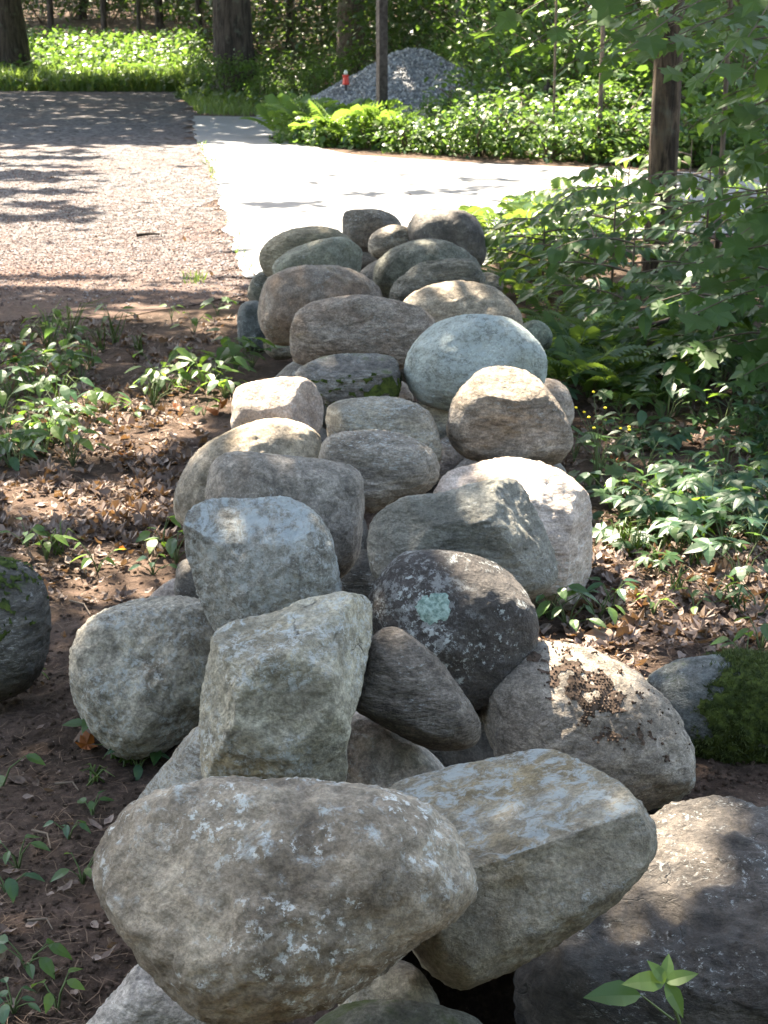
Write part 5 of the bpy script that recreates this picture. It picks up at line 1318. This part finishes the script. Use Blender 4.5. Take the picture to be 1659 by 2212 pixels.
litter('leaf_litter', 3000, -250, 520, 690, 1300, 0.034, 'small dry leaves and chaff left of the pile', M_DRYI, dl2, gate=patchy(-0.3))
litter('leaf_litter', 850, 1100, 1800, 560, 1460, 0.05, 'brown leaf litter right of the pile', M_DRYI, dl, gate=patchy(-0.2))
litter('leaf_litter', 2600, 1150, 1800, 900, 1500, 0.032, 'small dry leaves right of the pile', M_DRYI, dl2, gate=patchy(-0.3))
litter('leaf_litter', 120, -200, 260, 1250, 2250, 0.03, 'scattered leaf bits on the bare soil at left', M_DRYI, dl2)
litter('leaf_litter', 420, -400, 1480, 330, 640, 0.04, 'scattered leaves and bits on the drive', M_DRYI, dl2, gate=lambda us, vs, P: (us < 480) | (rng.uniform(0, 1, len(us)) < 0.12))
nb = (np.array([(-0.014, 0, 0), (0.014, 0, 0), (0.06, 0.5, 0.03), (0.03, 0.5, 0.03), (0.0, 1, 0)]), np.array([(0, 1, 2), (0, 2, 3), (3, 2, 4)]))
litter('pine_needles', 2200, -250, 480, 1150, 2260, 0.04, 'dry pine needles and rootlets on the soil at left', M_NEEDLE, nb, 0.15, 0.008)
litter('pine_needles', 2200, 1150, 1800, 1050, 1480, 0.05, 'dry pine needles on the soil at right', M_NEEDLE, nb, 0.15, 0.008)
litter('pine_needles', 2200, -250, 500, 700, 1200, 0.06, 'dry pine needles among the litter at left', M_NEEDLE, nb, 0.2, 0.012)
# loose stones of the gravel drive
m, nt, bs = new_mat('drive_stone'); b = NB(nt); gg = nt.nodes.new('ShaderNodeNewGeometry')
cc = b.mix(b.ramp(gg.outputs['Random Per Island'], 0.0, 0.5), (0.06, 0.032, 0.026), (0.15, 0.098, 0.085))
nt.links.new(b.mix(b.ramp(gg.outputs['Random Per Island'], 0.5, 1.0), cc, (0.22, 0.21, 0.21)), bs.inputs['Base Color']); bs.inputs['Roughness'].default_value = 0.85
oc = (np.array([(1, 0, 0), (0, 1, 0), (-1, 0, 0), (0, -1, 0), (0, 0, 0.8), (0, 0, -0.8)], float), np.array([(0, 1, 4), (1, 2, 4), (2, 3, 4), (3, 0, 4), (1, 0, 5), (2, 1, 5), (3, 2, 5), (0, 3, 5)]))
us, vs = rng.uniform(-150, 540, 26000), 320 + 345 * rng.uniform(0, 1, 26000) ** 0.75
ok = (us < 432 + (vs - 300) * 0.36) & ((vs < 585) | (rng.uniform(0, 1, 26000) < (670 - vs) / 130)) & (us < 9999)
ok &= us < 432 + (vs - 300) * 0.36
P = np.array([atz(u, v, 0.004) for u, v in zip(us[ok], vs[ok])])
V, T = scatter(oc[0], oc[1], rand_rots(len(P), 0.5), 0.0035 + 0.011 * rng.uniform(0, 1, len(P)) ** 2, P)
tag(obj_np('drive_gravel', V, T, m, smooth=False), 'loose pinkish grey stones strewn on the gravel drive', 'gravel', kind='stuff')
# soil crumbs
cr = ico(1); cr = (cr[0] * np.array([1, .8, .7]), cr[1])
litter('soil_crumbs', 2600, -250, 420, 1150, 2260, 0.007, 'crumbs of dark soil at left', soil_mat(), cr, 0.8, 0.001)
litter('soil_crumbs', 1800, 1150, 1800, 1150, 1700, 0.008, 'crumbs of dark soil at right', soil_mat(), cr, 0.8, 0.001)
# leaves one can pick out
def dry_one(u, v, s, kind, label, group):
    p = on_ground([u], [v])[0]
    a = rnd(0, 6.28)
    o = add_leaf(None, kind, (p[0], p[1], p[2] + 0.012), (math.cos(a), math.sin(a), rnd(-0.1, 0.25)), (rnd(-.5, .5), rnd(-.6, .3), 1), s, 'dry_leaf')
    tag(o, label, 'dry leaf', group)
for i in range(110):
    dry_one(rnd(-40, 440), rnd(880, 1160), rnd(0.035, 0.07), 'dry', 'curled brown dry leaf lying in the litter left of the pile', 'dry leaves left of the pile')
for i in range(80):
    dry_one(rnd(1230, 1680), rnd(930, 1430), rnd(0.035, 0.065), 'dry', 'curled brown dry leaf lying in the litter right of the pile', 'dry leaves right of the pile')
for (u, v, s, lb) in [(465, 900, .1, 'rusty orange curled leaf beside the pale square stone'), (395, 890, .08, 'orange brown leaf left of the pale square stone'), (1405, 1085, .09, 'bright orange leaf in the litter right of the pink boulder'), (265, 1190, .05, 'small orange leaf on soil left of the blue grey boulder'), (1385, 1335, .05, 'orange leaf on soil right of the lichen boulder'), (1340, 1005, .06, 'rust coloured leaf right of the sunlit tan boulder'), (280, 985, .07, 'orange leaf in the sunny litter at left'), (205, 1625, .05, 'pale rusty leaf at the foot of the rounded grey boulder')]:
    dry_one(u, v, s, 'rust', lb, None)
for (u, v, s, lb) in [(1285, 1395, .13, 'large pale torn dry leaf beside the soil caked boulder'), (165, 1600, .055, 'crumpled pale leaf left of the rounded grey boulder'), (430, 925, .07, 'pale curled leaf by the orange leaf')]:
    dry_one(u, v, s, 'dry', lb, None)

# ------------------------------------------------------------------ labels of the plants: what each stands beside
MARK = [(BOULDERS[k][1], t) for k, t in [('far_top_right', 'the last dark boulder'), ('far_mid', 'the domed far boulder'), ('spotted_right', 'the sun dappled boulder'), ('pale_blue', 'the pale oval boulder'), ('tan_lit', 'the sunlit tan boulder'), ('pink', 'the pink boulder'), ('lichen', 'the lichen boulder'), ('soil', 'the soil caked boulder'), ('mossy_right', 'the mossy rock at right'), ('ledge', 'the cracked ledge'), ('left_edge', 'the mossy boulder at left edge'), ('left_round', 'the rounded grey boulder'), ('front', 'the speckled boulder'), ('leaning', 'the blue grey boulder'), ('crescent', 'the crescent edged boulder'), ('lit_block', 'the pale square stone'), ('left_low', 'the dark stone on soil'), ('rusty', 'the rusty boulder')]]
MARK += [(np.array([px(1448, 10.2), 10.2, 0]), 'the slender brown trunk'), (np.array([px(825, 18.9), 18.9, 0]), 'the dark post'), (hp, 'the gravel heap'), (np.array([px(505, 34), 34, 0]), 'the furrowed trunk'), (sp, 'the broken snag'), (np.array([px(5, 40), 40, 0]), 'the massive left trunk'), (np.array([px(760, 39), 39, 0]), 'the brown trunk by the post'), (np.array([px(998, 36), 36, 0]), 'the slim pale trunk')]
by = {}
for e, st in PLANTS:
    p = np.array(e.location)
    if len(st.split()) >= 7 and not any(w in st for w in ('dense leafy bush', 'sunlit yellow green bush', 'low green bush', 'dark shrub')) or 'sapling' in st or 'shrub ' in st and 'dark shrub' not in st:
        e['label'] = st; by.setdefault(st, []).append((p[1], e)); continue
    dd = [np.hypot(*(p - m)[:2]) for m, _ in MARK]
    j = int(np.argmin(dd)); m = MARK[j][0]
    rel = 'close to' if dd[j] < 0.25 else ('left of' if p[0] < m[0] - abs(p[1] - m[1]) * 0.6 else ('right of' if p[0] > m[0] + abs(p[1] - m[1]) * 0.6 else ('behind' if p[1] > m[1] else 'in front of')))
    by.setdefault('%s %s %s' % (st, rel, MARK[j][1]), []).append((p[1], e))
ORD = ['nearest', 'second nearest', 'third nearest', 'fourth nearest', 'fifth nearest', 'sixth nearest', 'seventh nearest', 'eighth nearest', 'ninth nearest', 'tenth nearest', 'eleventh nearest', 'twelfth nearest', 'thirteenth nearest', 'fourteenth nearest', 'fifteenth nearest', 'sixteenth nearest', 'seventeenth nearest', 'eighteenth nearest', 'nineteenth nearest', 'twentieth nearest']
for lb, L in by.items():
    L.sort(key=lambda t: t[0])
    for i, (_, e) in enumerate(L):
        w = lb if len(L) == 1 else (lb + ', ' + ('farthest' if i == len(L) - 1 else ORD[min(i, 19)]) + ' one')
        e['label'] = ' '.join(w.split()[:16])
